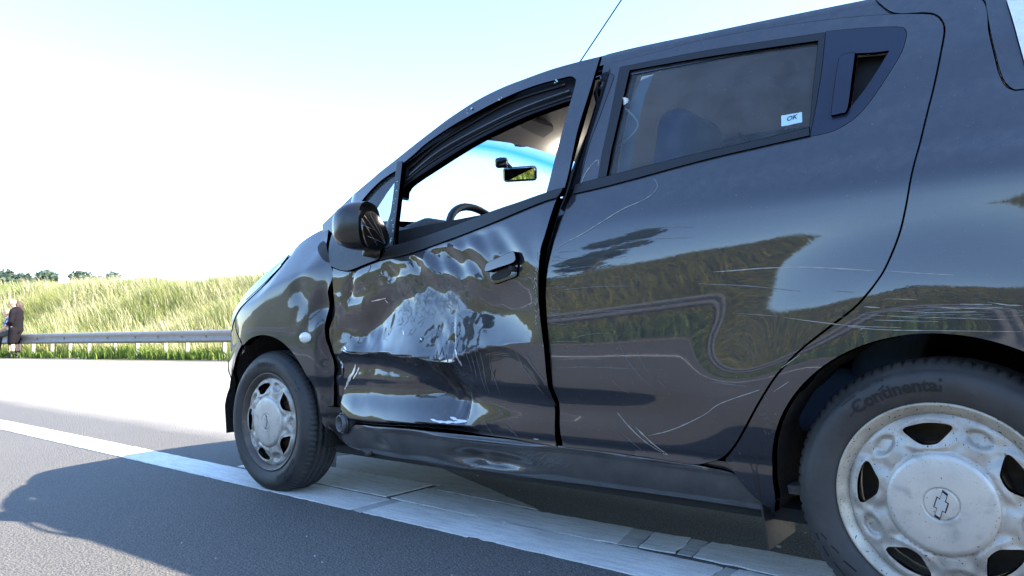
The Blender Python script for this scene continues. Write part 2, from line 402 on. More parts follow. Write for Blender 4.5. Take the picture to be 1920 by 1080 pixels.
def bent(X, Z):
    """the side with the front door knocked out of line: its rear edge stands proud"""
    X = np.asarray(X, float); Z = np.asarray(Z, float)
    e = (1 - sstep(.93, 1.45, X)) * (.016 + .022 * sstep(.5, 1.4, Z)) * sstep(.33, .55, Z)
    return surf(X, Z) + e

def dense(poly, step, closed=True):
    out = []; n = len(poly)
    for i in range(n if closed else n-1):
        a = np.array(poly[i][:2], float); b = np.array(poly[(i+1) % n][:2], float)
        k = max(1, int(math.ceil(np.linalg.norm(b-a)/step)))
        for j in range(k): out.append(a + (b-a)*j/k)
    if not closed: out.append(np.array(poly[-1][:2], float))
    return np.array(out)
def spline(poly, step, closed=False):
    """Catmull-Rom curve through the points, evenly sampled"""
    P = [np.array(p[:2], float) for p in poly]; n = len(P); out = []
    for i in range(n if closed else n-1):
        p1, p2 = P[i], P[(i+1) % n]
        p0 = P[(i-1) % n] if (closed or i > 0) else 2*p1-p2; p3 = P[(i+2) % n] if (closed or i < n-2) else 2*p2-p1
        k = max(1, int(math.ceil(np.linalg.norm(p2-p1)/step)))
        for j in range(k):
            t = j/k; out.append(.5*((2*p1)+(-p0+p2)*t+(2*p0-5*p1+4*p2-p3)*t*t+(-p0+3*p1-3*p2+p3)*t**3))
    if not closed: out.append(P[-1])
    return np.array(out)
def smooth_poly(pts, step):
    """closed outline; a point with a third entry 's' is a sharp corner, runs between corners are curves"""
    cs = [i for i, p in enumerate(pts) if len(p) > 2]
    if not cs: return spline(pts, step, True)
    out = []
    for a, b in zip(cs, cs[1:] + [cs[0] + len(pts)]):
        run = [pts[i % len(pts)] for i in range(a, b+1)]
        out.append(spline(run, step)[:-1])
    return np.concatenate(out)
def inside(poly, P):
    x, y = P[:, 0], P[:, 1]; c = np.zeros(len(P), bool); n = len(poly)
    for i in range(n):
        x1, y1 = poly[i]; x2, y2 = poly[(i+1) % n]
        if y1 == y2: continue
        k = ((y1 > y) != (y2 > y)) & (x < (x2-x1)*(y-y1)/(y2-y1) + x1); c ^= k
    return c
def near(poly, P, d):
    """points closer than d to an outline"""
    m = np.full(len(P), 1e9)
    for i in range(len(poly)):
        a = poly[i]; b = poly[(i+1) % len(poly)]; ab = b-a; t = np.clip(((P-a)@ab)/max(ab@ab, 1e-12), 0, 1)
        m = np.minimum(m, np.linalg.norm(P-(a+t[:, None]*ab), axis=1))
    return m < d
def cdt(outline, holes, pitch):
    loops = [np.asarray(outline)] + [np.asarray(h) for h in holes]
    lo, hi = loops[0].min(0), loops[0].max(0)
    gx, gz = np.meshgrid(np.arange(lo[0], hi[0]+pitch, pitch), np.arange(lo[1], hi[1]+pitch, pitch*.87))
    gx = gx + (np.arange(gx.shape[0]) % 2)[:, None]*pitch*.5
    G = np.stack([gx.ravel(), gz.ravel()], 1)
    k = inside(loops[0], G)
    for h in loops[1:]: k &= ~inside(h, G)
    G = G[k]
    for h in loops:
        G = G[~near(h, G, pitch*.45)]
    V = [tuple(p) for l in loops for p in l]; E = []; off = 0
    for l in loops:
        n = len(l); E += [(off+i, off+(i+1) % n) for i in range(n)]; off += n
    V += [tuple(p) for p in G]
    v2, e2, f2, ov, oe, of = delaunay_2d_cdt([Vector(v) for v in V], E, [], 0, 1e-7)
    v2 = np.array([(v.x, v.y) for v in v2]); f2 = np.array([f for f in f2 if len(f) == 3])
    c = v2[f2].mean(1); k = inside(loops[0], c)
    for h in loops[1:]: k &= ~inside(h, c)
    f2 = f2[k]
    a = v2[f2]; ar = (a[:, 1, 0]-a[:, 0, 0])*(a[:, 2, 1]-a[:, 0, 1])-(a[:, 1, 1]-a[:, 0, 1])*(a[:, 2, 0]-a[:, 0, 0])
    f2[ar < 0] = f2[ar < 0][:, ::-1]
    return v2, f2[np.abs(ar) > 1e-12], loops
def panel(name, outline, m, parent, fn=None, side=1, holes=(), pitch=.03, step=None, flange=.014, off=0., smooth=True, soft=.6):
    """sheet-metal panel: outline in (X, Z), Y from fn(X, Z); edges are turned in by the flange"""
    fn = fn or surf; step = step or min(pitch, .02)
    ol = smooth_poly(outline, step) if smooth else dense(outline, step)
    hs = [smooth_poly(h, step) if smooth else dense(h, step) for h in holes]
    v, f, loops = cdt(ol, hs, pitch)
    def pos(p): return np.stack([p[:, 0], side*(fn(p[:, 0], p[:, 1])+off), p[:, 1]], 1)
    def nor(p):
        e = .0015; dx = (fn(p[:, 0]+e, p[:, 1])-fn(p[:, 0]-e, p[:, 1]))/(2*e); dz = (fn(p[:, 0], p[:, 1]+e)-fn(p[:, 0], p[:, 1]-e))/(2*e)
        n = np.stack([-dx, np.full(len(p), 1.0), -dz], 1); n /= np.linalg.norm(n, axis=1)[:, None]; n[:, 1] *= side; return n
    VV = [pos(v)]; NN = [nor(v)]; FF = [tuple(t[::-1]) if side > 0 else tuple(t) for t in f]
    base = len(v)
    if flange:
        for li, l in enumerate(loops):
            n = len(l); tan = np.roll(l, -1, 0)-np.roll(l, 1, 0); area = np.sum(l[:, 0]*np.roll(l[:, 1], -1)-np.roll(l[:, 0], -1)*l[:, 1])
            o2 = np.stack([tan[:, 1], -tan[:, 0]], 1)*(1 if area > 0 else -1)*(1 if li == 0 else -1)
            o2 /= np.maximum(np.linalg.norm(o2, axis=1), 1e-9)[:, None]
            out3 = np.stack([o2[:, 0], np.zeros(n), o2[:, 1]], 1)
            top = pos(l); nn = nor(l); inn = np.array([0, -side, 0])
            ring1 = top + out3*.0012 + inn*.0012; ring2 = top + out3*.0012 + inn*flange
            n1 = nn*.45+out3*.9; n1 /= np.linalg.norm(n1, axis=1)[:, None]
            VV += [top, ring1, ring2]; NN += [nn, n1, out3]
            flip = (area > 0) ^ (li > 0) ^ (side < 0)
            for i in range(n):
                j = (i+1) % n
                for r0, r1 in ((0, 1), (1, 2)):
                    q = (base+r0*n+i, base+r0*n+j, base+r1*n+j, base+r1*n+i)
                    FF.append(q if not flip else q[::-1])
            base += 3*n
    return mesh(name, np.concatenate(VV), FF, m, parent, True, np.concatenate(NN))
def strip(name, polys, m, parent, fn=None, off=.0008, widths=.003, side=1):
    """thin marks lying on a panel; every poly is a run of (X, Z)"""
    fn = fn or surf; V = []; F = []
    for q, poly in enumerate(polys):
        w = widths[q] if isinstance(widths, (list, tuple)) else widths
        p = spline(poly, .012); n = len(p); t = np.gradient(p, axis=0); t /= np.maximum(np.linalg.norm(t, axis=1), 1e-9)[:, None]
        o = np.stack([-t[:, 1], t[:, 0]], 1)
        s = np.linspace(0, 1, n); ww = w*(.25+.75*np.sin(np.pi*np.clip(s*.96+.02, 0, 1))**.5)*(1+.5*RNG.uniform(-1, 1, n))
        b = len(V)
        for sg in (1, -1):
            e = p+o*(sg*ww/2)[:, None]; y = fn(e[:, 0], e[:, 1])+off
            V += [(e[i, 0], side*y[i], e[i, 1]) for i in range(n)]
        F += [(b+i, b+i+1, b+n+i+1, b+n+i) for i in range(n-1)]
    o = mesh(name, V, F, m, parent)
    if len(polys) > 1: o['kind'] = 'stuff'
    return o
def copy_tree(o, parent=None):
    c = o.copy(); COL.objects.link(c)
    if parent: c.parent = parent
    for ch in [x for x in o.children]: copy_tree(ch, c)
    return c
def text_mesh(s, size, ext=0, bold=False, shear=0.0):
    """lettering as plain vertices and faces in x, y"""
    cu = bpy.data.curves.new('lettering', 'FONT'); cu.body = s; cu.size = size; cu.extrude = ext; cu.shear = shear
    cu.align_x = 'CENTER'; cu.resolution_u = 3
    if bold: cu.offset = size*.03
    o = bpy.data.objects.new('lettering', cu); COL.objects.link(o)
    dg = bpy.context.evaluated_depsgraph_get(); me = bpy.data.meshes.new_from_object(o.evaluated_get(dg))
    V = [tuple(v.co) for v in me.vertices]; F = [tuple(p.vertices) for p in me.polygons]
    bpy.data.objects.remove(o); bpy.data.curves.remove(cu); bpy.data.meshes.remove(me)
    return V, F

# ================================================================ ground, road, markings
RA = np.array([14.6, -6.0]); RD = np.array([.98974, .14285]); RN = np.array([.14285, -.98974])   # far road edge: point, along, away
def far(s, t, z=0.): p = RA + RD*s + RN*t; return (p[0], p[1], z)
tag(mesh('road', [(-300, -300, 0), (500, -300, 0), (500, 300, 0), (-300, 300, 0)], [(0, 1, 2, 3)], 'asphalt', smooth=False), kind='structure')
def sheet(name, pts, z, m, parent=None, rag=.003, thick=.0):
    """painted area: outline a little ragged, lying on the asphalt"""
    p = dense(pts, .03 if rag else 1.); p = p + RNG.normal(0, rag, p.shape)*(RNG.random((len(p), 1)) < .6)
    n = len(p); v = [(a, b, z) for a, b in p] + [(a, b, .0005) for a, b in p]
    a = sum(p[i][0]*p[(i+1) % n][1]-p[(i+1) % n][0]*p[i][1] for i in range(n))
    f = [tuple(range(n)) if a > 0 else tuple(range(n-1, -1, -1))] + [((i, i+n, (i+1) % n+n, (i+1) % n) if a > 0 else (i, (i+1) % n, (i+1) % n+n, i+n)) for i in range(n)]
    return mesh(name, v, f, m, parent, False)
marking = empty('road_marking'); tag(marking, kind='structure')
cuts = [-5, -1.2, .50, .535, 1.28, 1.79, 1.85, 6.2, 16, 40]
for i, (a, b) in enumerate(zip(cuts, cuts[1:])):
    patch = b-a < .08
    sheet('painted_segment', [(a+.0008, .572), (b-.0008, .566), (b-.0008, .755), (a+.0008, .760)], .004 if not patch else .003, 'line_old' if patch else 'line', marking, .0025 if a < 6 else 0)
sheet('painted_strip', [(1.9, .30), (1.9, .553), (2.98, .545), (2.98, .30)], .004, 'line', marking)
far2 = [(1.269, 0.3936), (1.082, 0.3875), (0.9151, 0.3848), (0.8438, 0.3848)]; near2 = [(1.169, 0.5734), (1.052, 0.5625), (0.8736, 0.5555), (0.8092, 0.547)]
sheet('painted_segment', [(1.87, .36)] + far2[:3] + near2[2::-1] + [(1.87, .553)], .004, 'line', marking)
sheet('painted_segment', [far2[2], far2[3], near2[3], near2[2]], .003, 'line_patch', marking, .001)
p3 = [(0.837, 0.3871), (0.7216, 0.3803), (0.6947, 0.5369), (0.8017, 0.5478)]; sheet('painted_segment', p3, .004, 'line', marking)
p3 = [(0.7154, 0.3825), (0.6638, 0.3849), (0.6454, 0.5359), (0.689, 0.5386)]; sheet('painted_segment', p3, .003, 'line_patch', marking, .001)
p3 = [(0.6601, 0.3821), (0.4923, 0.3725), (0.2687, 0.3756), (0.1194, 0.5147), (0.268, 0.5736), (0.4164, 0.5488), (0.6399, 0.5376)]; sheet('painted_segment', p3, .004, 'line', marking)
sheet('painted_gore', [(1.30, .372), (2.045, .061), (2.65, -.20), (2.80, .1), (2.55, .295), (1.86, .295), (1.86, .352)], .0042, 'gore', marking, .002)
sheet('painted_segment', [(-30, 6.0), (60, 6.0), (60, 6.14), (-30, 6.14)], .004, 'line', marking, 0)

def strip_ground(name, a0, a1, b0, b1, fn, nu, nv, m):
    V = [fn(a0+(a1-a0)*i/nu, b0+(b1-b0)*j/nv) for i in range(nu+1) for j in range(nv+1)]
    F = [(i*(nv+1)+j, (i+1)*(nv+1)+j, (i+1)*(nv+1)+j+1, i*(nv+1)+j+1) for i in range(nu) for j in range(nv)]
    return tag(mesh(name, V, F, m), kind='structure')
def hill(s, t, base, k):
    x = (t-1.3)/7.2; x = np.clip(x, 0, 1); h = (base+k*np.clip(s, -20, 60))*x*x*(3-2*x)
    return h + .10*np.sin(s*.9+t*.7)*np.clip(t-2, 0, 1) + .07*np.sin(s*2.3-t*1.3)*np.clip(t-2, 0, 1)
def farz(s, t): return hill(s, t, 2.15, .026)
strip_ground('verge', -60, 160, -.02, 1.6, lambda s, t: far(s, t, .006+.02*max(t-.3, 0)), 40, 3, 'verge')
strip_ground('grass_bank', -60, 160, 1.4, 46, lambda s, t: far(s, t, float(farz(s, t))), 150, 60, 'soil')
NY = 8.7      # edge of the road on the photographer's side
def nearz(x, t): return hill(x, t, 3.1, 0.)
strip_ground('verge', -40, 60, -.02, 1.6, lambda x, t: (x, NY+t, .006+.02*max(t-.3, 0)), 20, 3, 'verge')
strip_ground('grass_bank', -60, 90, 1.4, 30, lambda x, t: (x, NY+t, float(nearz(x, t))), 110, 40, 'soil')

# ---------------------------------------------------------------- grass (nobody could count it)
def blades(name, P, h, w, m, lean=.35, tone=None, wind=(.25, .1)):
    """a thin bent blade of two quads and a tip at every point"""
    n = len(P); az = RNG.uniform(0, 2*math.pi, n); ln = RNG.normal(0, lean, n)
    d = np.stack([np.cos(az), np.sin(az), np.zeros(n)], 1); s = np.stack([-np.sin(az), np.cos(az), np.zeros(n)], 1)
    wd = np.array([wind[0], wind[1], 0]); V = np.zeros((n, 5, 3)); h = h*RNG.uniform(.55, 1.25, n); ww = w*RNG.uniform(.6, 1.4, n)
    mid = P + np.array([0, 0, 1])*(h*.55)[:, None] + d*(ln*h*.3)[:, None] + wd*(h*.25)[:, None]
    tip = P + np.array([0, 0, 1])*h[:, None] + d*(ln*h)[:, None] + wd*h[:, None]
    V[:, 0] = P - s*(ww/2)[:, None]; V[:, 1] = P + s*(ww/2)[:, None]; V[:, 2] = mid - s*(ww*.45)[:, None]; V[:, 3] = mid + s*(ww*.45)[:, None]; V[:, 4] = tip
    b = (np.arange(n)*5)[:, None]
    tri = np.concatenate([b+[0, 1, 3], b+[0, 3, 2], b+[2, 3, 4]], 1).reshape(-1, 3)
    me = bpy.data.meshes.new(name); me.vertices.add(n*5); me.vertices.foreach_set('co', V.ravel())
    me.loops.add(len(tri)*3); me.loops.foreach_set('vertex_index', tri.ravel().astype(np.int32))
    me.polygons.add(len(tri)); me.polygons.foreach_set('loop_start', np.arange(0, len(tri)*3, 3, dtype=np.int32)); me.update(calc_edges=True)
    at = me.attributes.new('tone', 'FLOAT', 'POINT'); tn = tone if tone is not None else RNG.uniform(0, 1, n)
    at.data.foreach_set('value', np.repeat(tn, 5).astype(np.float32))
    me.materials.append(M[m]); o = bpy.data.objects.new(name, me); COL.objects.link(o); return tag(o, kind='stuff')
def vnoise(x, y, sc, seed=0):
    r = np.random.default_rng(seed); g = r.random((64, 64)); x = np.asarray(x)*sc; y = np.asarray(y)*sc
    i = np.floor(x).astype(int); j = np.floor(y).astype(int); u = x-i; v = y-j; u = u*u*(3-2*u); v = v*v*(3-2*v)
    a = lambda p, q: g[(i+p) % 64, (j+q) % 64]
    return a(0, 0)*(1-u)*(1-v)+a(1, 0)*u*(1-v)+a(0, 1)*(1-u)*v+a(1, 1)*u*v
def farpts(s, t): return np.stack([RA[0]+RD[0]*s+RN[0]*t, RA[1]+RD[1]*s+RN[1]*t, farz(s, t)], 1)
n = 150000; s = RNG.uniform(-1, 1, n); s = 14+s*17; t = 1.25+RNG.power(1.1, n)*9.5
tone = np.clip(.15+.9*vnoise(s, t, .35, 3)*.55+.5*vnoise(s, t, 1.1, 4)*.6+RNG.normal(0, .2, n), 0, 1)
hh = .30+.42*vnoise(s, t, .5, 5)
blades('meadow_grass', farpts(s, t), hh, .016, 'grass', .4, tone)
n = 9000; s = RNG.uniform(-3, 34, n); t = 1.4+RNG.random(n)*9   # pale seed heads standing above the rest
keep = vnoise(s, t, .45, 8) > .45; s, t = s[keep], t[keep]
blades('seed_heads', farpts(s, t), .80, .018, 'grass', .25, RNG.uniform(.8, 1, len(s)))
n = 15000; s = RNG.uniform(31, 90, n); t = 1.4+RNG.random(n)*12
blades('meadow_grass', farpts(s, t), .6, .07, 'grass', .3)
n = 16000; s = RNG.uniform(-3, 40, n); t = .38+RNG.power(1.3, n)*1.3
k = vnoise(s, t*0, .8, 2)+.6*RNG.random(n) > .45; s, t = s[k], t[k]
P = farpts(s, t); P[:, 2] = .02
blades('verge_weeds', P, .14+.26*vnoise(s, t, .9, 6), .03, 'weed', .55)
n = 7000; s = RNG.uniform(-3, 34, n); t = 2+RNG.random(n)*8; k = vnoise(s, t, .28, 12) > .66; s, t = s[k], t[k]
blades('bank_weeds', farpts(s, t), .5, .05, 'weed', .8)
n = 42000; x = RNG.uniform(-6, 42, n); t = 1.3+RNG.power(1.1, n)*9
P = np.stack([x, NY+t, nearz(x, t)], 1)
blades('roadside_grass', P, .35+.3*vnoise(x, t, .5, 5), .035, 'grass_near', .35, np.clip(vnoise(x, t, .3, 3)*.7+RNG.normal(0, .2, n), 0, 1))
n = 7000; x = RNG.uniform(-4, 34, n); t = .4+RNG.random(n)*1.2; P = np.stack([x, NY+t, t*0+.02], 1)
blades('roadside_weeds', P, .3, .03, 'weed', .5)

# ---------------------------------------------------------------- guard rails
def rail_mesh(name, a, b, z, m, parent, dirn, nrm):
    """W-section steel beam, 310 mm high"""
    prof = [(.0, -.155), (.028, -.150), (.075, -.105), (.078, -.070), (.030, -.022), (.026, .0), (.030, .022), (.078, .070), (.075, .105), (.028, .150), (.0, .155)]
    V = []; F = []; k = len(prof)
    for e in (a, b):
        for (u, v) in prof: V.append((e[0]-nrm[0]*u, e[1]-nrm[1]*u, z+v))
    for e in (a, b):
        for (u, v) in prof: V.append((e[0]-nrm[0]*(u-.006), e[1]-nrm[1]*(u-.006), z+v))
    for i in range(k-1): F += [(i, i+1, k+i+1, k+i), (2*k+i, 3*k+i, 3*k+i+1, 2*k+i+1)]
    F += [(0, k, 3*k, 2*k), (k-1, 3*k-1, 4*k-1, 2*k-1)]
    return mesh(name, V, F, m, parent)
def guard_rail(at, s0, s1, nrm, label, post_at, spacers):
    root = empty('guard_rail', at(s0, 0, 0)); tag(root, label, 'guard rail'); inv = Vector(at(s0, 0, 0))
    L = 4.3; s = s0
    while s < s1-.01:
        e = min(s+L, s1); a = np.array(at(s, 0, 0)) - inv; b = np.array(at(e+.02, 0, 0)) - inv
        rail_mesh('beam', a, b, .585+.002*(int((s-s0)/L) % 2), 'galv', root, None, nrm); s = e
    for q in post_at:
        p = Vector(at(q, .20, 0)) - inv
        box('post', (p.x, p.y, .30), (.05, .09, .62), 'post', root, bev=0)
    for q in spacers:
        p = Vector(at(q, .10, 0)) - inv
        box('spacer', (p.x, p.y, .585), (.05, .16, .12), 'galv', root, bev=0)
        p = Vector(at(q, -.032, 0)) - inv
        box('bolt_plate', (p.x, p.y, .585), (.075, .012, .055), 'rim_dark', root, bev=0)
fposts = [-22, -18, -14, -10, -6, -2.7, -1.1, 1.55, 3.0, 3.9, 5.15, 6.2, 7.5, 8.5, 9.5, 10.6, 12.0, 13.4] + [15+1.5*i for i in range(14)]
fsp = [-4, -2, .1, 1.0, 1.95, 2.9, 3.9, 4.9, 6.2, 8.4, 9.9, 11.4] + [13+1.5*i for i in range(12)]
guard_rail(lambda s, t, z: far(s, .80+t, z), -24, 58, RN, 'long steel guard rail along the foot of the sunlit grass bank', fposts, fsp)
guard_rail(lambda s, t, z: (s, NY+.75+t, z), -20, 46, np.array([0, 1.]), 'guard rail on the photographer\'s side of the road, seen only reflected in the car doors', [-18+2*i for i in range(32)], [-17+2*i for i in range(31)])

# ---------------------------------------------------------------- trees
def leaves_mesh(name, C, r, size, m, parent, flat=.75, clumps=None):
    """leaf-sized quads spread in clumps through the crown"""
    n = len(C); a = RNG.normal(0, 1, (n, 3)); a /= np.linalg.norm(a, axis=1)[:, None]; b = RNG.normal(0, 1, (n, 3)); b -= a*(a*b).sum(1)[:, None]; b /= np.linalg.norm(b, axis=1)[:, None]
    sz = size*RNG.uniform(.6, 1.4, n)[:, None]; V = np.stack([C-a*sz, C+b*sz*.5, C+a*sz, C-b*sz*.5], 1).reshape(-1, 3)
    me = bpy.data.meshes.new(name); me.vertices.add(n*4); me.vertices.foreach_set('co', V.ravel()); me.loops.add(n*4)
    me.loops.foreach_set('vertex_index', np.arange(n*4, dtype=np.int32)); me.polygons.add(n); me.polygons.foreach_set('loop_start', np.arange(0, n*4, 4, dtype=np.int32)); me.update(calc_edges=True)
    at = me.attributes.new('tone', 'FLOAT', 'POINT'); at.data.foreach_set('value', np.repeat(RNG.uniform(0, 1, n), 4).astype(np.float32))
    me.materials.append(M[m]); o = bpy.data.objects.new(name, me); COL.objects.link(o)
    if parent: o.parent = parent
    return o
def crown_points(cl, n):
    out = []; vol = np.array([r[0]*r[1]*r[2] for _, r in cl]); k = (n*vol/vol.sum()).astype(int)+1
    for (c, r), q in zip(cl, k):
        d = RNG.normal(0, 1, (q, 3)); d /= np.linalg.norm(d, axis=1)[:, None]
        out.append(np.array(c)+d*np.array(r)*(RNG.random(q)**.4)[:, None]*RNG.uniform(.85, 1.12, (q, 1)))
    return np.concatenate(out)
def tree(name, loc, h, spread, label, cat, n, leaf, m, group=None, trunk=.35, seed=0, nc=14):
    r = np.random.default_rng(seed); root = empty(name, loc); tag(root, label, cat, group)
    cl = []
    limbs = []
    for i in range(nc):
        a = r.uniform(0, 6.28); q = spread*r.uniform(.15, .8); z = h*r.uniform(trunk+.08, .93); q *= 1.15-abs((z/h-.62))*1.5
        c = (q*math.cos(a), q*math.sin(a), z); s = spread*r.uniform(.25, .46); cl.append((c, (s, s, s*.72))); limbs.append(c)
    leaves_mesh('crown', crown_points(cl, n), None, leaf, m, root)
    bm = bmesh.new()
    tube('trunk', [(0, 0, -.2), (.03*h*.2, 0, h*.2), (-.02*h*.3, .01*h, h*.45), (0, 0, h*.75)], 0, 'bark', root, 8, radii=[h*.022, h*.017, h*.012, h*.005])
    bm.free()
    for c in limbs[:7]:
        tube('limb', [(0, 0, c[2]*.55), (c[0]*.5, c[1]*.5, c[2]*.82), c], 0, 'bark', root, 6, radii=[h*.009, h*.006, h*.002])
    return root

# ================================================================ the damaged car
car = empty('damaged_car'); tag(car, 'charcoal hatchback with its driver side caved in and the front window missing', 'car')

# ---- dents of the front door: rows of knots followed across the door from front to rear -------------
# every row: the traced points of one fold with how far it is pushed in (mm); rows run from the belt down
DENT = [
    [(1.945, 0.8581, 0), (1.814, 0.8577, 0), (1.7, 0.8748, 0), (1.593, 0.8949, 0), (1.488, 0.8993, 0), (1.307, 0.9307, 0), (1.26, 0.9396, 0), (1.137, 0.9631, 0), (0.9973, 0.9937, 0), (0.9129, 1.007, 0)],
    [(1.935, 0.786, -6), (1.804, 0.7571, -12), (1.688, 0.7803, -14), (1.581, 0.8206, -10), (1.479, 0.843, -3), (1.294, 0.8575, -2), (1.245, 0.8503, -2), (1.118, 0.8405, -4), (0.9738, 0.8447, -1), (0.8877, 0.8528, 0)],
    [(1.934, 0.6836, -14), (1.806, 0.6201, -24), (1.688, 0.6674, -40), (1.577, 0.7211, -26), (1.473, 0.7579, -14), (1.288, 0.7664, -14), (1.24, 0.7541, -15), (1.118, 0.6917, -24), (0.976, 0.6846, -9), (0.8903, 0.6983, 0)],
    [(1.93, 0.5583, -10), (1.838, 0.5668, -8), (1.692, 0.5678, 0), (1.582, 0.5632, 20), (1.478, 0.5571, 32), (1.3, 0.5408, 32), (1.264, 0.5579, 20), (1.123, 0.5911, -2), (0.9805, 0.5959, -2), (0.8954, 0.5959, 0)],
    [(1.928, 0.4881, -30), (1.826, 0.5097, -42), (1.695, 0.5051, -44), (1.587, 0.4896, -46), (1.493, 0.4602, -50), (1.33, 0.4115, -52), (1.29, 0.4169, -34), (1.137, 0.4674, -17), (0.9894, 0.4888, -4), (0.9005, 0.5154, 0)],
    [(1.943, 0.3334, -14), (1.849, 0.3234, 6), (1.732, 0.3236, 8), (1.618, 0.3279, 8), (1.511, 0.3337, 6), (1.332, 0.3394, 0), (1.288, 0.3391, -8), (1.159, 0.3597, -9), (1.016, 0.3941, -3), (0.9282, 0.4085, 0)],
    [(1.95, 0.2893, -26), (1.85, 0.3004, -28), (1.732, 0.3013, -28), (1.621, 0.3022, -30), (1.515, 0.3065, -30), (1.337, 0.3099, -32), (1.294, 0.3101, -24), (1.167, 0.3059, -10), (1.025, 0.304, -2), (0.9378, 0.3027, 0)]]
def _row(r):
    r = sorted(r); x = [p[0] for p in r]; return pchip(x, [p[1] for p in r]), pchip(x, [p[2]*.001 for p in r])
ROWS = [_row(r) for r in DENT]
def vn(X, Z, sc, seed): return vnoise(np.asarray(X)*1.0+3, np.asarray(Z)*1.0+3, sc, seed)*2-1
def _waves(X, Z):
    # tin-canning of the sheet: long slanted ripples, strongest round the handle, finer crumple at the front edge
    X = np.asarray(X, float); Z = np.asarray(Z, float)
    a = np.exp(-(((X-1.33)/.24)**2+((Z-.86)/.10)**2)); b = np.exp(-(((X-1.78)/.14)**2+((Z-.66)/.20)**2))
    u = X*.80-Z*1.1; v = X*.9+Z*.5
    w = a*(.0072*np.sin(u*40+1.2+1.6*np.sin(v*14))+.0026*np.sin(u*70+v*22))
    rdg = lambda sc_, sd: np.abs(vn(X+.35*Z, Z*1.3, sc_, sd))
    w = w + np.exp(-(((X-1.5)/.36)**2+((Z-.66)/.24)**2))*(.0070*(rdg(6.0, 67)-.35)+.0020*(rdg(15, 68)-.35))
    w = w + b*(.0042*vn(X, Z, 17, 21)+.0022*vn(X, Z, 34, 22))
    c = np.exp(-(((X-1.5)/.32)**2+((Z-.58)/.18)**2)); w = w+c*(.0034*vn(X, Z, 11, 23)+.0008*vn(X, Z, 30, 24))
    d = np.exp(-(((X-1.32)/.06)**2+((Z-.50)/.14)**2)); w = w+d*(.005*vn(X*1.6, Z, 30, 25))
    return w
HXZ = [(1.084, 0.8189)][0]
def door_dent(X, Z):
    X = np.asarray(X, float); Z = np.asarray(Z, float)
    zs = [f(X) for f, _ in ROWS]; hs = [g(X) for _, g in ROWS]; h = np.where(Z > zs[0], hs[0], 0.)
    ex = [(2, 2), (2, 2), None, None, None, None]
    for i in range(6):
        z0, z1, h0, h1 = zs[i], zs[i+1], hs[i], hs[i+1]
        t = np.clip((z0-Z)/np.maximum(z0-z1, 1e-4), 0, 1)
        if i < 2: s = t*t*(3-2*t)
        elif i == 4: s = .25*t*t+.75*t
        elif i == 2: s = .7*t*t+.3*t          # runs up to a sharp fold
        else: s = 1-(1-t)**2.3                    # falls away under the fold
        h = np.where((Z <= z0) & (Z > z1), h0+(h1-h0)*s, h)
    h = np.where(Z <= zs[6], hs[6], h)
    # upright crease near the middle of the door, and one behind the mirror
    xc = 1.296+.05*(Z-.6)
    h = h-.012*np.exp(-((X-xc)/.007)**2)*np.exp(-((Z-.57)/.075)**2) - .016*np.exp(-((X-1.30)/.010)**2)*np.exp(-((Z-.40)/.04)**2)
    h = h-.010*np.exp(-np.abs((X-1.815)+.25*(Z-.84))/.012)*np.exp(-((Z-.83)/.07)**2)
    q = np.exp(-(((X-HXZ[0])/.060)**2+((Z-HXZ[1])/.045)**2)**2); h = h*(1-q)-.006*q; w_ = 1-q
    fade = sstep(.925, 1.0, X)*(1-sstep(1.925, 1.945, X)*.3)
    edge = sstep(0, .03, zs[0]-Z)
    return (h+_waves(X, Z)*edge*w_)*fade
def front_door_side(X, Z): return bent(X, Z)+door_dent(X, Z)

# ---- front door ---------------------------------------------------------------------------------
door = panel('front_door', [(1.931, 0.8753, 's'), (1.877, 0.8617), (1.82, 0.8561), (1.728, 0.873), (1.663, 0.8853, 's'), (1.539, 0.8925), (1.488, 0.8993), (1.343, 0.9256), (1.272, 0.9374), (1.141, 0.962), (0.9695, 0.9999), (0.9133, 1.009, 's'), (0.92, 0.995), (0.9356, 0.9103), (0.9497, 0.861), (0.955, 0.7948), (0.9578, 0.7484), (0.9568, 0.687), (0.9438, 0.5766), (0.9398, 0.4693), (0.9373, 0.4292), (0.942, 0.3627), (0.9454, 0.3183), (0.9415, 0.3053, 's'), (1.025, 0.31), (1.105, 0.3141), (1.231, 0.315), (1.321, 0.3161), (1.406, 0.3181), (1.568, 0.3167), (1.732, 0.3105), (1.829, 0.3113), (1.881, 0.3193, 's'), (1.904, 0.3417), (1.925, 0.3698), (1.903, 0.4591), (1.901, 0.5217), (1.93, 0.5759), (1.948, 0.6347), (1.938, 0.6719), (1.915, 0.7262), (1.925, 0.8132)],
    'paint_scuffed', car, front_door_side, pitch=.0085, step=.0085, flange=.03)
panel('belt_trim', [(1.663, 0.8863, 's'), (1.539, 0.8934), (1.489, 0.9003), (1.343, 0.9265), (1.272, 0.9383), (1.141, 0.9628), (0.9697, 1.001), (0.9135, 1.009, 's'), (0.9036, 1.022), (0.8974, 1.036, 's'), (0.9626, 1.028), (1.054, 1.013), (1.148, 1), (1.237, 0.9854), (1.353, 0.9664), (1.499, 0.9441), (1.619, 0.9308, 's')], 'trim', door,
    lambda X, Z: bent(X, Z), pitch=.02, off=.006)
HOLE1 = [(1.671, 1.24, 's'), (1.611, 1.27), (1.555, 1.303), (1.44, 1.349), (1.325, 1.38), (1.21, 1.401), (1.097, 1.41), (0.9912, 1.408), (0.9532, 1.406), (0.9329, 1.393), (0.9257, 1.371), (0.9341, 1.254), (0.9441, 1.128), (0.959, 1.029, 's'), (1.055, 1.014), (1.149, 1.002), (1.238, 0.9872), (1.353, 0.9673), (1.5, 0.946), (1.603, 0.9351, 's'), (1.612, 0.972), (1.641, 1.112)]
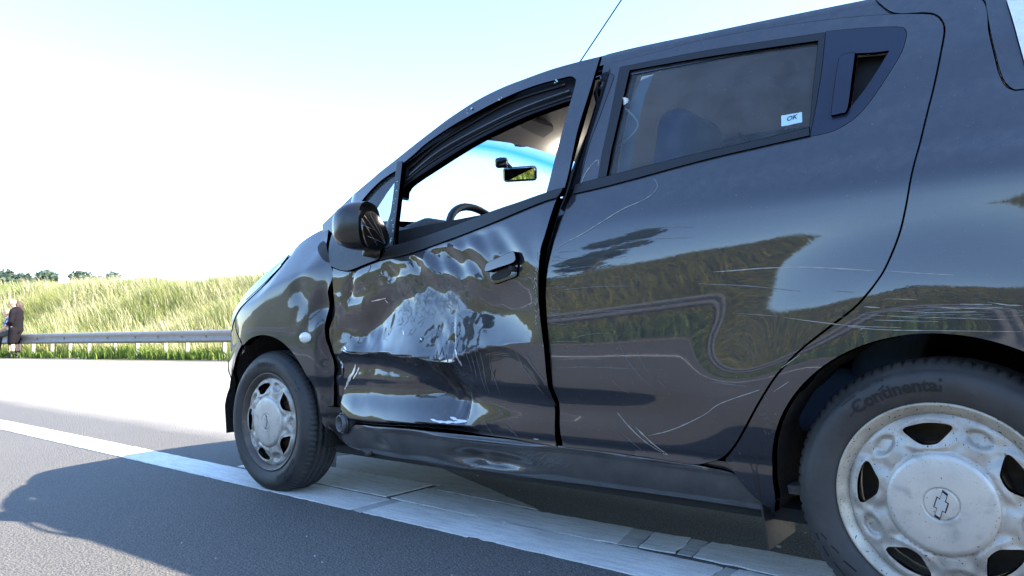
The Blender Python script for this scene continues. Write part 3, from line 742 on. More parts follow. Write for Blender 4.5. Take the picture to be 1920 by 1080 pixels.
HOLE2 = [(1.695, 1.222, 's'), (1.67, 1.076), (1.678, 1.01, 's'), (1.745, 1.002), (1.843, 0.9899, 's'), (1.919, 1.036), (1.905, 1.104), (1.844, 1.158), (1.77, 1.199)]
panel('window_frame', [(0.8969, 1.034, 's'), (0.8849, 1.118), (0.882, 1.21), (0.8687, 1.332), (0.8593, 1.449, 's'), (0.9339, 1.451), (1.038, 1.452), (1.142, 1.448), (1.244, 1.442), (1.351, 1.423), (1.456, 1.385), (1.541, 1.345), (1.628, 1.304), (1.718, 1.263), (1.815, 1.223), (1.905, 1.176), (2.133, 1.166), (2.139, 1.123), (2.027, 1.018, 's'), (1.925, 0.9422), (1.708, 0.9079), (1.65, 0.9032), (1.613, 0.9313, 's'), (1.499, 0.9441), (1.353, 0.9655), (1.148, 1), (0.9626, 1.028)],
    'paint', door, bent, holes=[HOLE1, HOLE2], pitch=.02, step=.012, flange=.010, off=.0)
panel('window_seal', [(1.703, 1.264, 's'), (1.562, 1.325), (1.446, 1.369), (1.331, 1.4), (1.216, 1.421), (1.103, 1.429), (0.9756, 1.425), (0.9162, 1.402), (0.903, 1.362), (0.9246, 1.125), (0.9397, 1.027, 's'), (0.9813, 1.026, 's'), (0.959, 1.029), (0.9437, 1.178), (0.9409, 1.308), (0.9479, 1.329), (1.051, 1.323), (1.161, 1.311), (1.348, 1.275), (1.526, 1.211), (1.656, 1.158), (1.661, 1.111, 's')],
    'rubber', door, lambda X, Z: bent(X, Z)-.03, pitch=.02, flange=.035)
panel('division_bar', [(1.694, 1.254, 's'), (1.664, 1.251, 's'), (1.641, 1.112), (1.608, 0.9317, 's'), (1.651, 0.926, 's'), (1.665, 1.056)], 'black_plastic', door, bent, pitch=.012, off=.003, flange=.02)
panel('quarter_glass', [(1.693, 1.225, 's'), (1.667, 1.076), (1.674, 1.008, 's'), (1.842, 0.9877, 's'), (1.923, 1.037), (1.906, 1.106), (1.845, 1.161), (1.77, 1.201)], 'glass', door, bent, pitch=.03, off=-.012, flange=0)
panel('mirror_base', [(2.04, 1.019, 's'), (1.934, 0.8836, 's'), (1.878, 0.8667), (1.821, 0.86), (1.729, 0.8769), (1.663, 0.8891, 's'), (1.659, 0.9268), (1.681, 1.01, 's'), (1.774, 0.9967), (1.899, 1.006)], 'black_plastic', door, bent, pitch=.02, off=.010)
# inner edge trim board and a rim of glass crumbs where the pane broke
box('door_card', (1.40, .675, .885), (.86, .03, .14), 'interior', door, Matrix.Rotation(R(5.9), 3, 'Y'), .01)
bm = bmesh.new()
for x, y in [(1.667, 1.166), (1.662, 1.135), (1.658, 1.111), (1.652, 1.084), (1.645, 1.057), (1.639, 1.029), (1.631, 1.003), (1.627, 0.9831), (1.624, 0.9617), (1.625, 0.9503), (1.625, 0.9408), (1.382, 1.387), (1.367, 1.388), (1.238, 1.399), (1.001, 1.4)]:
    for q in range(3):
        s = bmesh.ops.create_icosphere(bm, subdivisions=1, radius=RNG.uniform(.0016, .0038)); yy = float(bent(x, y))
        bmesh.ops.translate(bm, vec=(x+RNG.normal(0, .003), yy+.002, y+RNG.normal(0, .006)), verts=s['verts'])
o = from_bm('glass_crumbs', bm, 'shattered', door, False); o['kind'] = 'stuff'
# door handle: bezel, pull, recess, lock ------------------------------------------------------------
handle_side = lambda X, Z: bent(X, Z)-.006
HB = [(1.143, 0.8215), (1.135, 0.8354), (1.039, 0.8594), (1.032, 0.8463), (1.034, 0.7999), (1.048, 0.7884), (1.124, 0.774), (1.138, 0.7875)]
panel('handle_bezel', HB, 'gloss_black', door, handle_side, pitch=.012, step=.006, off=.006, flange=.02)
panel('handle_recess', [(1.129, 0.8013), (1.057, 0.8201), (1.058, 0.8015), (1.073, 0.7915), (1.124, 0.7835)], 'void', door, handle_side, pitch=.012, step=.006, off=.0078, flange=0)
panel('door_handle', [(1.145, 0.812), (1.146, 0.8265), (1.135, 0.837), (1.086, 0.8507), (1.043, 0.8613), (1.032, 0.8541), (1.033, 0.8324), (1.095, 0.8197)], 'paint', door, handle_side, pitch=.01, step=.006, off=.022, flange=.018)
def disc(name, c, r, h, m, parent, seg=16, ax='Y'):
    bm = bmesh.new(); bmesh.ops.create_cone(bm, cap_ends=True, segments=seg, radius1=r, radius2=r*.94, depth=h)
    bmesh.ops.transform(bm, matrix=Matrix.Translation(c) @ Matrix.Rotation(-math.pi/2, 4, 'X'), verts=bm.verts); return from_bm(name, bm, m, parent, False)
lx, lz = [(1.048, 0.8133)][0]; disc('door_lock', (lx, float(front_door_side(lx, lz))+.014, lz), .009, .012, 'void', door)

for q, pts in enumerate(([(1.65, 1.222), (1.549, 1.283), (1.434, 1.33), (1.229, 1.385), (0.987, 1.392)], [(1.651, 1.188), (1.515, 1.261), (1.365, 1.308), (1.169, 1.345), (0.96, 1.363)], [(1.654, 1.17), (1.531, 1.226), (1.351, 1.285), (1.165, 1.321), (1.049, 1.33), (0.9461, 1.338)])):
    tube('seal_lip', [(x, float(bent(x, z))-.026+.004*q, z) for x, z in spline(pts, .03)], .0045, 'gloss_black' if q == 1 else 'rubber', door, 6)
# scuffs and bare scratches on the front door ------------------------------------------------------
def wander(p, q, n=5, amp=.004):
    p = np.array(p); q = np.array(q); return [tuple(p+(q-p)*i/n+RNG.normal(0, amp, 2)*(0 < i < n)) for i in range(n+1)]
SC1 = [[(1.868, 0.5723), (1.832, 0.563), (1.784, 0.5615), (1.72, 0.5657), (1.658, 0.5662)], [(1.595, 0.5649), (1.55, 0.5546), (1.504, 0.5551), (1.448, 0.5557)], [(1.429, 0.5507), (1.38, 0.5446), (1.341, 0.5418), (1.288, 0.546)], [(1.312, 0.544), (1.279, 0.5462)],
       [(1.277, 0.5791), (1.269, 0.5578), (1.27, 0.5282)], [(1.443, 0.3506), (1.395, 0.3452), (1.296, 0.3503)], [(1.365, 0.3608), (1.323, 0.3534), (1.292, 0.3523)],
       [(1.84, 0.5209), (1.852, 0.49), (1.877, 0.4579)], [(1.859, 0.486), (1.883, 0.4577), (1.909, 0.427)], [(1.823, 0.5098), (1.835, 0.4866), (1.853, 0.4666)], [(1.868, 0.5858), (1.85, 0.5744)],
       [(1.716, 0.7442), (1.67, 0.7499), (1.648, 0.7527)], [(1.653, 0.7474), (1.643, 0.736)], [(1.532, 0.6397), (1.522, 0.6255)], [(1.438, 0.6144), (1.431, 0.6092)], [(1.025, 0.3207), (1.005, 0.3208)]]
strip('scratch', SC1, 'bare', door, front_door_side, .0014, [.006, .005, .006, .010, .006, .006, .006, .008, .009, .006, .007, .003, .004, .004, .006, .004])
SC2 = [[(1.159, 0.5592), (1.162, 0.5242), (1.149, 0.4847), (1.146, 0.4406)], [(1.052, 0.5789), (1.024, 0.5274), (0.9891, 0.4903), (0.9643, 0.4526)], [(1.02, 0.5807), (0.9845, 0.5282), (0.9473, 0.4917)], [(1.206, 0.5715), (1.209, 0.5231), (1.203, 0.4446)], [(1.19, 0.5716), (1.191, 0.5235), (1.194, 0.4417)],
       [(1.236, 0.5712), (1.24, 0.506)], [(1.222, 0.5632), (1.228, 0.4901)], [(1.108, 0.3506), (1.084, 0.3173)], [(1.135, 0.3567), (1.101, 0.3321)], [(1.213, 0.3593), (1.188, 0.3184)],
       [(1.692, 0.8272), (1.659, 0.8327), (1.649, 0.8395)], [(1.737, 0.9063), (1.713, 0.8662), (1.729, 0.8445)]]
strip('scratch', SC2, 'scratch_dim', door, front_door_side, .0012, .0022)
chips = []
for i in range(34):   # chipped paint up the rear edge
    y = RNG.uniform(470, 590); 
ex = [(0.9512, 0.8551), (0.9552, 0.813), (0.9589, 0.7755), (0.962, 0.7381), (0.9622, 0.6932), (0.9663, 0.6483)]
for i in range(42):
    k = RNG.uniform(0, 4.99); a = np.array(ex[int(k)]); b = np.array(ex[int(k)+1]); p = a+(b-a)*(k % 1)+np.array([abs(RNG.normal(0, .006))+.001, 0])
    chips.append([tuple(p), tuple(p+np.array([RNG.normal(0, .004), RNG.uniform(.003, .010)]))])
strip('paint_chip', chips, 'scratch', door, front_door_side, .0012, .0032)
def mottled(name, c, r, n, m, parent, fn, w=.0016, ang=.6, spread=.5, ln=.03):
    """a rubbed patch made of many short fine scores"""
    P = []
    for i in range(n):
        q = RNG.normal(0, .45, 2)*np.array(r); a = ang+RNG.normal(0, spread); l = ln*RNG.uniform(.3, 1)
        d = np.array([math.cos(a), math.sin(a)])*l/2; P.append([tuple(np.array(c)+q-d), tuple(np.array(c)+q+d)])
    return strip(name, P, m, parent, fn, .0010, w)
mottled('scuff', [(1.448, 0.7168)][0], (.17, .10), 150, 'scratch_dim', door, front_door_side, .0011, -.7, .7, .035)
mottled('scuff', [(1.336, 0.7468)][0], (.08, .07), 110, 'scratch_dim', door, front_door_side, .0012, .8, .5, .04)
mottled('scuff', [(1.524, 0.7459)][0], (.10, .08), 90, 'scratch_dark', door, front_door_side, .0012, .6, .8, .03)
arcs = []
for k in range(16):
    d = k*2.2; arcs.append([np.array(p) for p in [(1.241, 0.5516), (1.179, 0.5781), (1.102, 0.5849), (1.031, 0.5608), (0.986, 0.5131), (0.9684, 0.4603)]])
    arcs[-1] = [tuple(p+np.array([-.004, -.0042])*k*RNG.uniform(.8, 1.2)*(1 if j not in (0,) else .4)) for j, p in enumerate(arcs[-1])]
strip('tyre_scuff', arcs[:9], 'scratch_dark', door, front_door_side, .0010, [.0016+.0024*RNG.random() for _ in range(9)])
mottled('tyre_scuff', [(1.346, 0.5031)][0], (.045, .05), 90, 'scratch_dark', door, front_door_side, .004, 1.5, .3, .05)
mottled('tyre_scuff', [(1.182, 0.5237)][0], (.03, .035), 40, 'scratch_dark', door, front_door_side, .005, 2.1, .2, .04)

# ---- rear door -----------------------------------------------------------------------------------
RWIN = [(0.7735, 1.395, 's'), (0.5513, 1.374), (0.3792, 1.354), (0.239, 1.335, 's'), (0.2376, 1.22), (0.2402, 1.094, 's'), (0.3615, 1.084), (0.5074, 1.077), (0.6461, 1.067), (0.7842, 1.055, 's'), (0.7768, 1.187)]
HPAN = [(0.2248, 1.355, 's'), (0.1384, 1.337), (0.0696, 1.318), (0.0516, 1.307), (0.0466, 1.292), (0.0513, 1.257), (0.0635, 1.222), (0.1029, 1.151), (0.1374, 1.103), (0.1735, 1.079), (0.2014, 1.072), (0.2365, 1.071, 's'), (0.2312, 1.203)]
rdoor = panel('rear_door', [(0.8386, 1.433, 's'), (0.694, 1.431), (0.561, 1.431), (0.4014, 1.417), (0.2564, 1.396), (0.153, 1.376), (0.0761, 1.356), (0.0144, 1.335), (-0.007, 1.323), (-0.02, 1.304), (-0.0258, 1.276), (-0.0203, 1.218), (-0.0112, 1.156), (0.006, 1.049), (0.0219, 0.952), (0.0353, 0.8763), (0.0508, 0.8154), (0.0755, 0.7535), (0.0951, 0.7216), (0.1118, 0.7004), (0.1374, 0.6725), (0.1887, 0.6333), (0.2433, 0.5902), (0.2825, 0.5525), (0.3123, 0.5176), (0.3457, 0.4684), (0.389, 0.4003), (0.4199, 0.3569), (0.4521, 0.3259), (0.4865, 0.3105), (0.5327, 0.2998), (0.6167, 0.303), (0.7672, 0.3082), (0.9214, 0.3078, 's'), (0.9243, 0.3639), (0.9247, 0.4292), (0.9296, 0.4642), (0.9359, 0.5686), (0.9427, 0.6928), (0.9428, 0.7453), (0.9366, 0.8069), (0.9232, 0.8682), (0.9098, 0.9335), (0.8995, 0.9768), (0.8867, 1.019), (0.8828, 1.043), (0.8761, 1.093), (0.8684, 1.185), (0.859, 1.282), (0.8518, 1.355)],
    'paint_dirty', car, surf, holes=[RWIN, HPAN], pitch=.016, step=.012, flange=.03)
panel('belt_trim', [(0.8833, 1.02, 's'), (0.7482, 1.03), (0.5039, 1.056), (0.3589, 1.066), (0.2368, 1.073, 's'), (0.2402, 1.094, 's'), (0.3616, 1.085), (0.5075, 1.078), (0.6463, 1.068), (0.7843, 1.056), (0.8784, 1.048, 's')], 'trim', rdoor, surf, off=.005, pitch=.02)
panel('window_seal', [(0.8049, 1.41, 's'), (0.5544, 1.392), (0.3816, 1.372), (0.2258, 1.352, 's'), (0.2252, 1.216), (0.2371, 1.076, 's'), (0.2403, 1.095, 's'), (0.2389, 1.22), (0.24, 1.333, 's'), (0.3789, 1.351), (0.5507, 1.371), (0.769, 1.39, 's'), (0.7732, 1.186), (0.7809, 1.056, 's'), (0.8083, 1.054, 's'), (0.8022, 1.209)], 'trim', rdoor, surf, off=.002, pitch=.015)
panel('window_glass', RWIN, 'glass', rdoor, surf, off=-.008, pitch=.05, flange=0)
hp = panel('handle_panel', HPAN, 'handle_panel', rdoor, surf, off=.001, pitch=.02,
    holes=[[(0.1519, 1.27, 's'), (0.1104, 1.26), (0.0793, 1.256, 's'), (0.0967, 1.218), (0.1222, 1.172), (0.1598, 1.119, 's'), (0.1547, 1.198)]])
panel('handle_recess', [(0.1569, 1.274, 's'), (0.0751, 1.258, 's'), (0.0965, 1.213), (0.1221, 1.168), (0.1629, 1.114, 's')], 'void', rdoor, lambda X, Z: surf(X, Z)-.028+.26*np.clip(.055-X, -.05, .08), flange=0, pitch=.015)
panel('door_handle', [(0.1853, 1.25), (0.1821, 1.268), (0.1683, 1.271), (0.153, 1.268), (0.151, 1.258), (0.1532, 1.191), (0.1589, 1.121), (0.172, 1.115), (0.1891, 1.114), (0.1919, 1.121), (0.1885, 1.185)], 'handle_panel', rdoor, surf, off=.010, pitch=.012, step=.006, flange=.02)
panel('sticker', [(0.3119, 1.143, 's'), (0.2634, 1.142, 's'), (0.2609, 1.115, 's'), (0.3091, 1.114, 's')], 'sticker', rdoor, surf, off=-.0065, flange=0, pitch=.03)
def decal(name, s, c, size, m, parent, fn, off, side=1, rot=0., bold=False, slant=0., shear=0.):
    """lettering laid on the car's side; reads from outside"""
    V, F = text_mesh(s, size, 0, bold, shear); v = np.array(V)[:, :2]; v[:, 1] -= size*.35
    cs, sn = math.cos(rot), math.sin(rot); X = c[0]-(v[:, 0]*cs-v[:, 1]*sn); Z = c[1]+(v[:, 0]*sn+v[:, 1]*cs)
    return mesh(name, np.stack([X, side*(fn(X, Z)+off), Z], 1), F, m, parent, False)
sc_ = [(0.2867, 1.132), (0.2854, 1.115), (0.2971, 1.106), (0.2675, 1.107)]
decal('sticker_lettering', 'OK', sc_[0], .0165, 'sticker_ink', rdoor, surf, -.0060, rot=.13, bold=True, shear=.25)
decal('sticker_lettering', 'DE OK DEALER', sc_[1], .0036, 'sticker_white', rdoor, surf, -.0060, rot=.13)
box('window_mark', (sc_[2][0], float(surf(*sc_[2]))-.006, sc_[2][1]), (.006, .0006, .006), 'sticker_ink', rdoor, bev=0)
disc('window_mark', (sc_[3][0], float(surf(*sc_[3]))-.006, sc_[3][1]), .0032, .0006, 'sticker_ink', rdoor)
# scratches over the rear door; two pale curves of the first set imitate reflections
S1 = [[(0.447, 0.7667), (0.3922, 0.7669), (0.3295, 0.7677), (0.2461, 0.7644), (0.1786, 0.7573), (0.0947, 0.7459)], [(0.2828, 0.6548), (0.2248, 0.6454), (0.1389, 0.6337), (0.0497, 0.629)], [(0.9107, 0.8595), (0.8808, 0.8766), (0.8284, 0.8941), (0.7627, 0.9244), (0.7013, 0.9528), (0.6559, 0.9663), (0.6248, 0.9814), (0.6127, 1.002), (0.6232, 1.022), (0.6289, 1.027)],
      [(0.7361, 0.4139), (0.702, 0.3801), (0.6578, 0.345), (0.6049, 0.3154)], [(0.683, 0.3801), (0.6396, 0.3439), (0.599, 0.3159)], [(0.6471, 0.361), (0.5768, 0.3827), (0.4881, 0.4251), (0.4425, 0.4551), (0.3429, 0.4926)]]
strip('scratch', S1, 'scratch', rdoor, surf, .0009, [.0026, .0012, .0022, .0024, .004, .0020])
S2 = [[(0.6915, 0.8634), (0.6057, 0.861), (0.4967, 0.8546)], [(0.7557, 0.819), (0.6825, 0.8233)], [(0.8793, 0.6702), (0.7754, 0.6806), (0.6247, 0.6831)], [(0.855, 0.6129), (0.7945, 0.6225), (0.7447, 0.6235)], [(0.7137, 0.5954), (0.6844, 0.5474), (0.6483, 0.5073), (0.6128, 0.4815)], [(0.6599, 0.575), (0.6391, 0.5346), (0.5832, 0.4854)],
      [(0.8767, 0.8014), (0.8063, 0.8039), (0.739, 0.8022)], [(0.9133, 0.744), (0.79, 0.7482), (0.6762, 0.7453)], [(0.9202, 0.7817), (0.8586, 0.784)], [(0.6609, 0.8915), (0.5544, 0.8872), (0.497, 0.8797)], [(0.4859, 0.7407), (0.3681, 0.7295), (0.2467, 0.7113)],
      [(0.9202, 0.551), (0.8313, 0.5566), (0.7641, 0.5546)], [(0.9122, 0.5289), (0.8154, 0.5338), (0.6544, 0.5316)], [(0.9252, 0.6029), (0.838, 0.6027)], [(0.7349, 0.4977), (0.7125, 0.4804), (0.6879, 0.4674)], [(0.7585, 0.39), (0.7193, 0.3579), (0.6622, 0.3139)], [(0.7562, 0.6236), (0.7505, 0.6025)],
      [(0.8972, 0.8523), (0.8428, 0.8508)], [(0.4675, 0.5068), (0.3729, 0.4985)], [(0.3958, 0.6674), (0.2948, 0.6575)], [(0.1792, 0.7092), (0.1365, 0.7038)]]
strip('scratch', S2, 'scratch_dim', rdoor, surf, .0008, [RNG.uniform(.0010, .0020) for _ in S2])
chips = []
ex = [(0.9236, 0.8576), (0.9337, 0.8052), (0.9372, 0.7451), (0.9368, 0.6926), (0.9351, 0.6327)]
for i in range(30):
    k = RNG.uniform(0, 3.99); a = np.array(ex[int(k)]); b = np.array(ex[int(k)+1]); p = a+(b-a)*(k % 1)-np.array([abs(RNG.normal(0, .016)), 0])
    chips.append([tuple(p), tuple(p-np.array([RNG.uniform(.006, .035), RNG.normal(-.0005, .0012)]))])
strip('paint_chip', chips, 'scratch_dim', rdoor, surf, .0009, .0014)
strip('scratch', [[(0.8649, 1.043), (0.8526, 1.078), (0.8311, 1.104), (0.8147, 1.112), (0.8104, 1.092)]], 'scratch', rdoor, surf, .0009, .0030)  # pale strip painted for a bright line reflected across the pillar

# ---- fender, quarter panel, sill -------------------------------------------------------------------
FD0 = [(1.982, 0.7045)][0]; FD1 = [(2.128, 0.8009)][0]
def fender_dent(X, Z):
    X = np.asarray(X, float); Z = np.asarray(Z, float)
    h = -.026*np.exp(-(((X-FD0[0])/.085)**2+((Z-FD0[1]-.03)/.055)**2))
    h = h-.010*np.exp(-(((X-FD1[0])/.05)**2+((Z-FD1[1])/.05)**2))
    u = (X-2.05)*.8+(Z-.72)*.6
    h = h+.0020*np.sin(u*70)*np.exp(-(((X-2.06)/.10)**2+((Z-.72)/.09)**2))
    crumple = sstep(2.03, 1.98, X)*sstep(.75, .55, Z)
    return h*sstep(1.93, 1.97, X) - .028*crumple + .006*crumple*vn(X, Z, 26, 31)
def fender_side(X, Z): return surf(X, Z)+fender_dent(X, Z)
arch_f = lambda a0, a1, r, n: [(2.375+r*math.cos(a), .28+r*math.sin(a)) for a in np.linspace(a0, a1, n)]
ARF = arch_f(R(-8), R(150), .352, 14)
fr_edge = [(1.939, 0.8759), (1.955, 0.7869), (1.979, 0.7005), (1.986, 0.6252), (1.974, 0.5738), (1.951, 0.5072), (1.974, 0.4365), (1.98, 0.3728), (1.982, 0.3309)]
fender = panel('front_fender', [(2.165, 1.068, 's')] + fr_edge[:1] + [(*fr_edge[0], 's')][:0] + fr_edge[1:] + [(1.985, .262, 's')] + [(2.375-.352*math.cos(a), .28+.352*math.sin(a)) for a in np.linspace(R(2), R(118), 12)] + [(2.552, .60, 's'), (2.63, .66), (2.655, .70, 's'), (2.56, .755), (2.46, .83), (2.40, .89), (2.36, .965, 's'), (2.375, 1.014, 's'), (2.27, 1.050)],
    'paint_wing', car, fender_side, pitch=.012, step=.01, flange=.03)
sg = [(2.08, 0.6198)][0]
bm = bmesh.new(); bmesh.ops.create_uvsphere(bm, u_segments=24, v_segments=12, radius=1); bmesh.ops.scale(bm, vec=(.036, .012, .021), verts=bm.verts); o = from_bm('side_indicator', bm, 'lamp', fender); o.location = (sg[0], float(fender_side(*sg))+.002, sg[1])
panel('pillar_base', [(1.747, 1.282, 's'), (1.869, 1.233), (1.965, 1.191), (2.066, 1.143), (2.196, 1.081, 's'), (2.164, 0.9707, 's'), (2.033, 0.9281, 's'), (1.808, 1.164, 's'), (1.724, 1.237, 's')], 'paint', car, lambda X, Z: .63-.10*(Z-1.15)-.05*np.maximum(X-2.0, 0), pitch=.02)
panel('cowl_recess', [(2.123, 0.9771), (2.111, 1.001), (2.05, 0.9803), (1.998, 0.9445), (1.948, 0.907), (1.982, 0.9054), (2.046, 0.936)], 'void', fender, surf, off=.004, pitch=.02, flange=0)
# headlamp: a swept clear lens with a dark inner part
lampY = lambda X, Z: surf(X, Z)
HL = [(2.362, .968, 's'), (2.405, .89), (2.465, .83), (2.565, .757), (2.66, .70, 's'), (2.76, .64), (2.87, .64), (2.90, .70), (2.80, .785), (2.66, .862), (2.52, .94), (2.40, 1.0)]
hl = panel('headlamp', HL, 'gloss_black', car, lampY, pitch=.02, off=-.004)
panel('lamp_lens', [(2.41, .97, 's'), (2.52, .925), (2.66, .85), (2.79, .775), (2.87, .70), (2.85, .655), (2.76, .652), (2.665, .705, 's'), (2.58, .76), (2.47, .84)], 'lamp', hl, lampY, pitch=.02, off=.003, flange=.006)
panel('lamp_inner', [(2.40, .925), (2.44, .885), (2.50, .83), (2.575, .785), (2.60, .80), (2.585, .845), (2.54, .895), (2.47, .93)], 'gloss_black', hl, lampY, pitch=.02, off=.006, flange=.004)
# front bumper wraps the nose
bumper = panel('front_bumper', [(2.556, .592, 's'), (2.64, .655), (2.665, .693, 's'), (2.76, .652), (2.88, .64), (3.02, .62), (3.10, .56), (3.12, .45), (3.10, .32), (3.04, .22), (2.90, .19), (2.76, .195), (2.725, .23, 's'), (2.727, .30), (2.71, .40), (2.665, .49), (2.60, .56)], 'paint', car, surf, pitch=.02)
panel('fog_lamp_bezel', [(2.82, .50), (2.92, .52), (2.98, .47), (2.97, .38), (2.88, .34), (2.80, .38)], 'bare', bumper, surf, pitch=.02, off=.004)
QARCH = [(.337*math.cos(a), .28+.337*math.sin(a)) for a in np.linspace(R(-6), R(168), 22)]
qp = panel('quarter_panel', [(*QARCH[0], 's')] + [(0.3495, 0.219)][:0] + [(.345, .205, 's'), (.40, .255)] + [(0.4467, 0.3199, 's'), (0.4149, 0.3548), (0.3841, 0.3982), (0.3409, 0.4662), (0.3077, 0.5154), (0.2779, 0.5503), (0.2388, 0.5879), (0.1845, 0.6299), (0.1344, 0.6691), (0.1089, 0.6969), (0.0911, 0.7203), (0.0716, 0.7521), (0.0469, 0.8139), (0.0314, 0.8759), (0.018, 0.9514), (0.0021, 1.048), (-0.0151, 1.155), (-0.0243, 1.217), (-0.0299, 1.274), (-0.024, 1.305), (-0.0089, 1.328), (0.0146, 1.341), (0.0765, 1.362)] + [(.12, 1.416, 's'), (-.04, 1.405, 's')]
    + [(-0.098, 1.331), (-0.1081, 1.246), (-0.1178, 1.182), (-0.1239, 1.145), (-0.1327, 1.114), (-0.1424, 1.099), (-0.1519, 1.092, 's')] + [(-.30, 1.075, 's'), (-.47, 1.0), (-.56, .85), (-.575, .6), (-.56, .42, 's'), (-.38, .40), (-.332, .34, 's')] + QARCH[::-1][1:-1],
    'paint_dirty', car, surf, pitch=.018, step=.012, flange=.03)
S3 = [[(0.1493, 0.6327), (0.0887, 0.6253), (-0.015, 0.6219), (-0.1464, 0.6184)], [(0.0747, 0.7446), (0.0171, 0.7366), (-0.0464, 0.7285)], [(0.0481, 0.6621), (-0.0077, 0.6574), (-0.0782, 0.6575)], [(0.1174, 0.6564), (0.0391, 0.6502), (-0.0341, 0.6464), (-0.1354, 0.6401)], [(0.0009, 0.6692), (-0.0526, 0.6643), (-0.1203, 0.6632)], [(0.1167, 0.673), (0.0867, 0.6698)],
      [(0.127, 0.6235), (0.1164, 0.6322)], [(0.2911, 0.543), (0.2495, 0.5728)], [(0.3116, 0.4892), (0.2749, 0.5141)], [(0.0977, 0.645), (-0.0159, 0.6395)], [(-0.0959, 0.675), (-0.1286, 0.6679), (-0.1511, 0.6662)], [(0.0761, 0.6879), (0.0188, 0.6835)], [(-0.053, 0.6725), (-0.104, 0.6697)]]
strip('scratch', S3, 'scratch', qp, surf, .0008, [RNG.uniform(.0008, .0018) for _ in S3])
mottled('scuff', [(-0.0435, 0.6574)][0], (.16, .016), 90, 'scratch_dim', qp, surf, .0007, .0, .05, .05)
mottled('scuff', [(0.3291, 0.4222)][0], (.012, .06), 30, 'scratch_dim', qp, surf, .0012, .5, .5, .014)
strip('paint_crack', [[(0.3706, 0.3375), (0.3849, 0.3139), (0.3783, 0.2985), (0.3726, 0.2804), (0.372, 0.2291)], [(0.3693, 0.3376), (0.3671, 0.3247), (0.3728, 0.3053), (0.3679, 0.2897)]], 'scratch_dark', qp, surf, .0009, .0035)
# sill, with its stove-in pocket and the rolled upper edge
def sill_side(X, Z):
    X = np.asarray(X, float); Z = np.asarray(Z, float)
    h = -.032*np.exp(-(((X-1.22)/.15)**2+((Z-.236)/.026)**2)**1.6) - .018*np.exp(-(((X-1.30)/.035)**2+((Z-.232)/.03)**2))
    h = h+.004*vn(X, Z, 22, 41)*np.exp(-(((X-1.2)/.22)**2+((Z-.24)/.04)**2))
    h = h-.010*np.exp(-(((X-1.72)/.04)**2+((Z-.245)/.02)**2))
    roll = .012*np.exp(-((Z-.300-.004*np.sin(X*9))/.0075)**2)*sstep(1.83, 1.72, X)
    wav = .004*vn(X, 1.0, 9, 43)*sstep(1.0, 1.4, X)
    return surf(X, Z)+h+roll-.012+wav
sill = panel('sill', [(1.845, .302, 's'), (1.6, .309), (1.3, .309), (1.0, .309), (.7, .306), (.5, .297), (.435, .287), (.41, .262, 's'), (.372, .233), (.352, .210, 's'), (.38, .203), (.6, .204), (.9, .200), (1.2, .190), (1.32, .180), (1.38, .186), (1.5, .193), (1.7, .197), (1.84, .199, 's'), (1.915, .222), (1.93, .25), (1.90, .275)],
    'paint_sill', car, sill_side, pitch=.010, step=.01, flange=.06)
strip('scratch', [[(1.015, 0.2926), (0.8417, 0.2955), (0.6776, 0.3003), (0.5655, 0.301)]], 'scratch_dim', sill, sill_side, .0012, .0018)
mottled('scuff', (1.30, .205), (.05, .012), 40, 'scratch', sill, sill_side, .0018, .1, .4, .012)
mottled('scuff', [(1.01, 0.2574)][0], (.10, .02), 60, 'scratch_dim', sill, sill_side, .0009, -.5, .2, .05)
panel('sill_filler', [(.365, .222, 's'), (.62, .222, 's'), (.62, .312, 's'), (.365, .312, 's')], 'paint_dirty', car, surf, off=-.016, pitch=.03, flange=0)
# dark structure behind the panels ---------------------------------------------------------------------
panel('door_opening', [(2.02, .24), (2.03, .86), (1.75, 1.0), (.80, 1.03), (.40, 1.02), (.10, .80), (.40, .34), (.5, .26), (1.2, .25)], 'void', car, surf, off=-.075, pitch=.06, flange=0, smooth=False)
jamb = panel('hinge_pillar', [(1.935, 0.8655, 's'), (1.94, 0.7625), (1.953, 0.684), (1.942, 0.5857), (1.908, 0.508), (1.927, 0.4086), (1.93, 0.3342, 's'), (1.996, 0.33, 's'), (1.996, 0.4057), (1.97, 0.5068), (1.993, 0.5856), (1.992, 0.6849), (1.973, 0.7638)], 'paint', car, lambda X, Z: surf(X, Z)-.042+.008*vn(X, Z, 22, 51), pitch=.01, flange=.02)
panel('pillar', [(0.8845, 1.458, 's'), (0.8339, 1.437, 's'), (0.8492, 1.262), (0.8653, 1.171), (0.8778, 1.066), (0.8892, 1.008), (0.9063, 0.9253), (0.9243, 0.8424), (0.9471, 0.723), (0.9449, 0.5731), (0.9377, 0.4224), (0.9305, 0.3063, 's'), (0.9675, 0.303, 's'), (0.9887, 0.7246), (0.9721, 0.8462), (0.9544, 0.9707), (0.9356, 1.05), (0.9062, 1.23)], 'gloss_black', car, surf, off=-.045, pitch=.02)
panel('inner_pillar', [(.79, 1.44), (.885, 1.44), (.985, 1.0), (1.0, .85), (1.0, .3), (.80, .3), (.80, 1.0)], 'void', car, surf, off=-.078, pitch=.06, flange=0, smooth=False)
o = panel('pillar_cover', [(0.8415, 1.398, 's'), (0.8231, 1.388), (0.8203, 1.367), (0.8379, 1.259), (0.8533, 1.182), (0.8661, 1.072), (0.8822, 1.039, 's'), (0.8921, 1.034), (0.8727, 1.138), (0.8571, 1.281)], 'gloss_black', rdoor, surf, off=.0012, pitch=.012, flange=.004)
tube('pillar_seal', [(x, float(surf(x, z))-.022, z) for x, z in [(0.8799, 1.382), (0.8866, 1.347), (0.8647, 1.299), (0.8639, 1.23), (0.8727, 1.138), (0.8863, 1.051), (0.8971, 0.9958)]], .008, 'rubber', car)
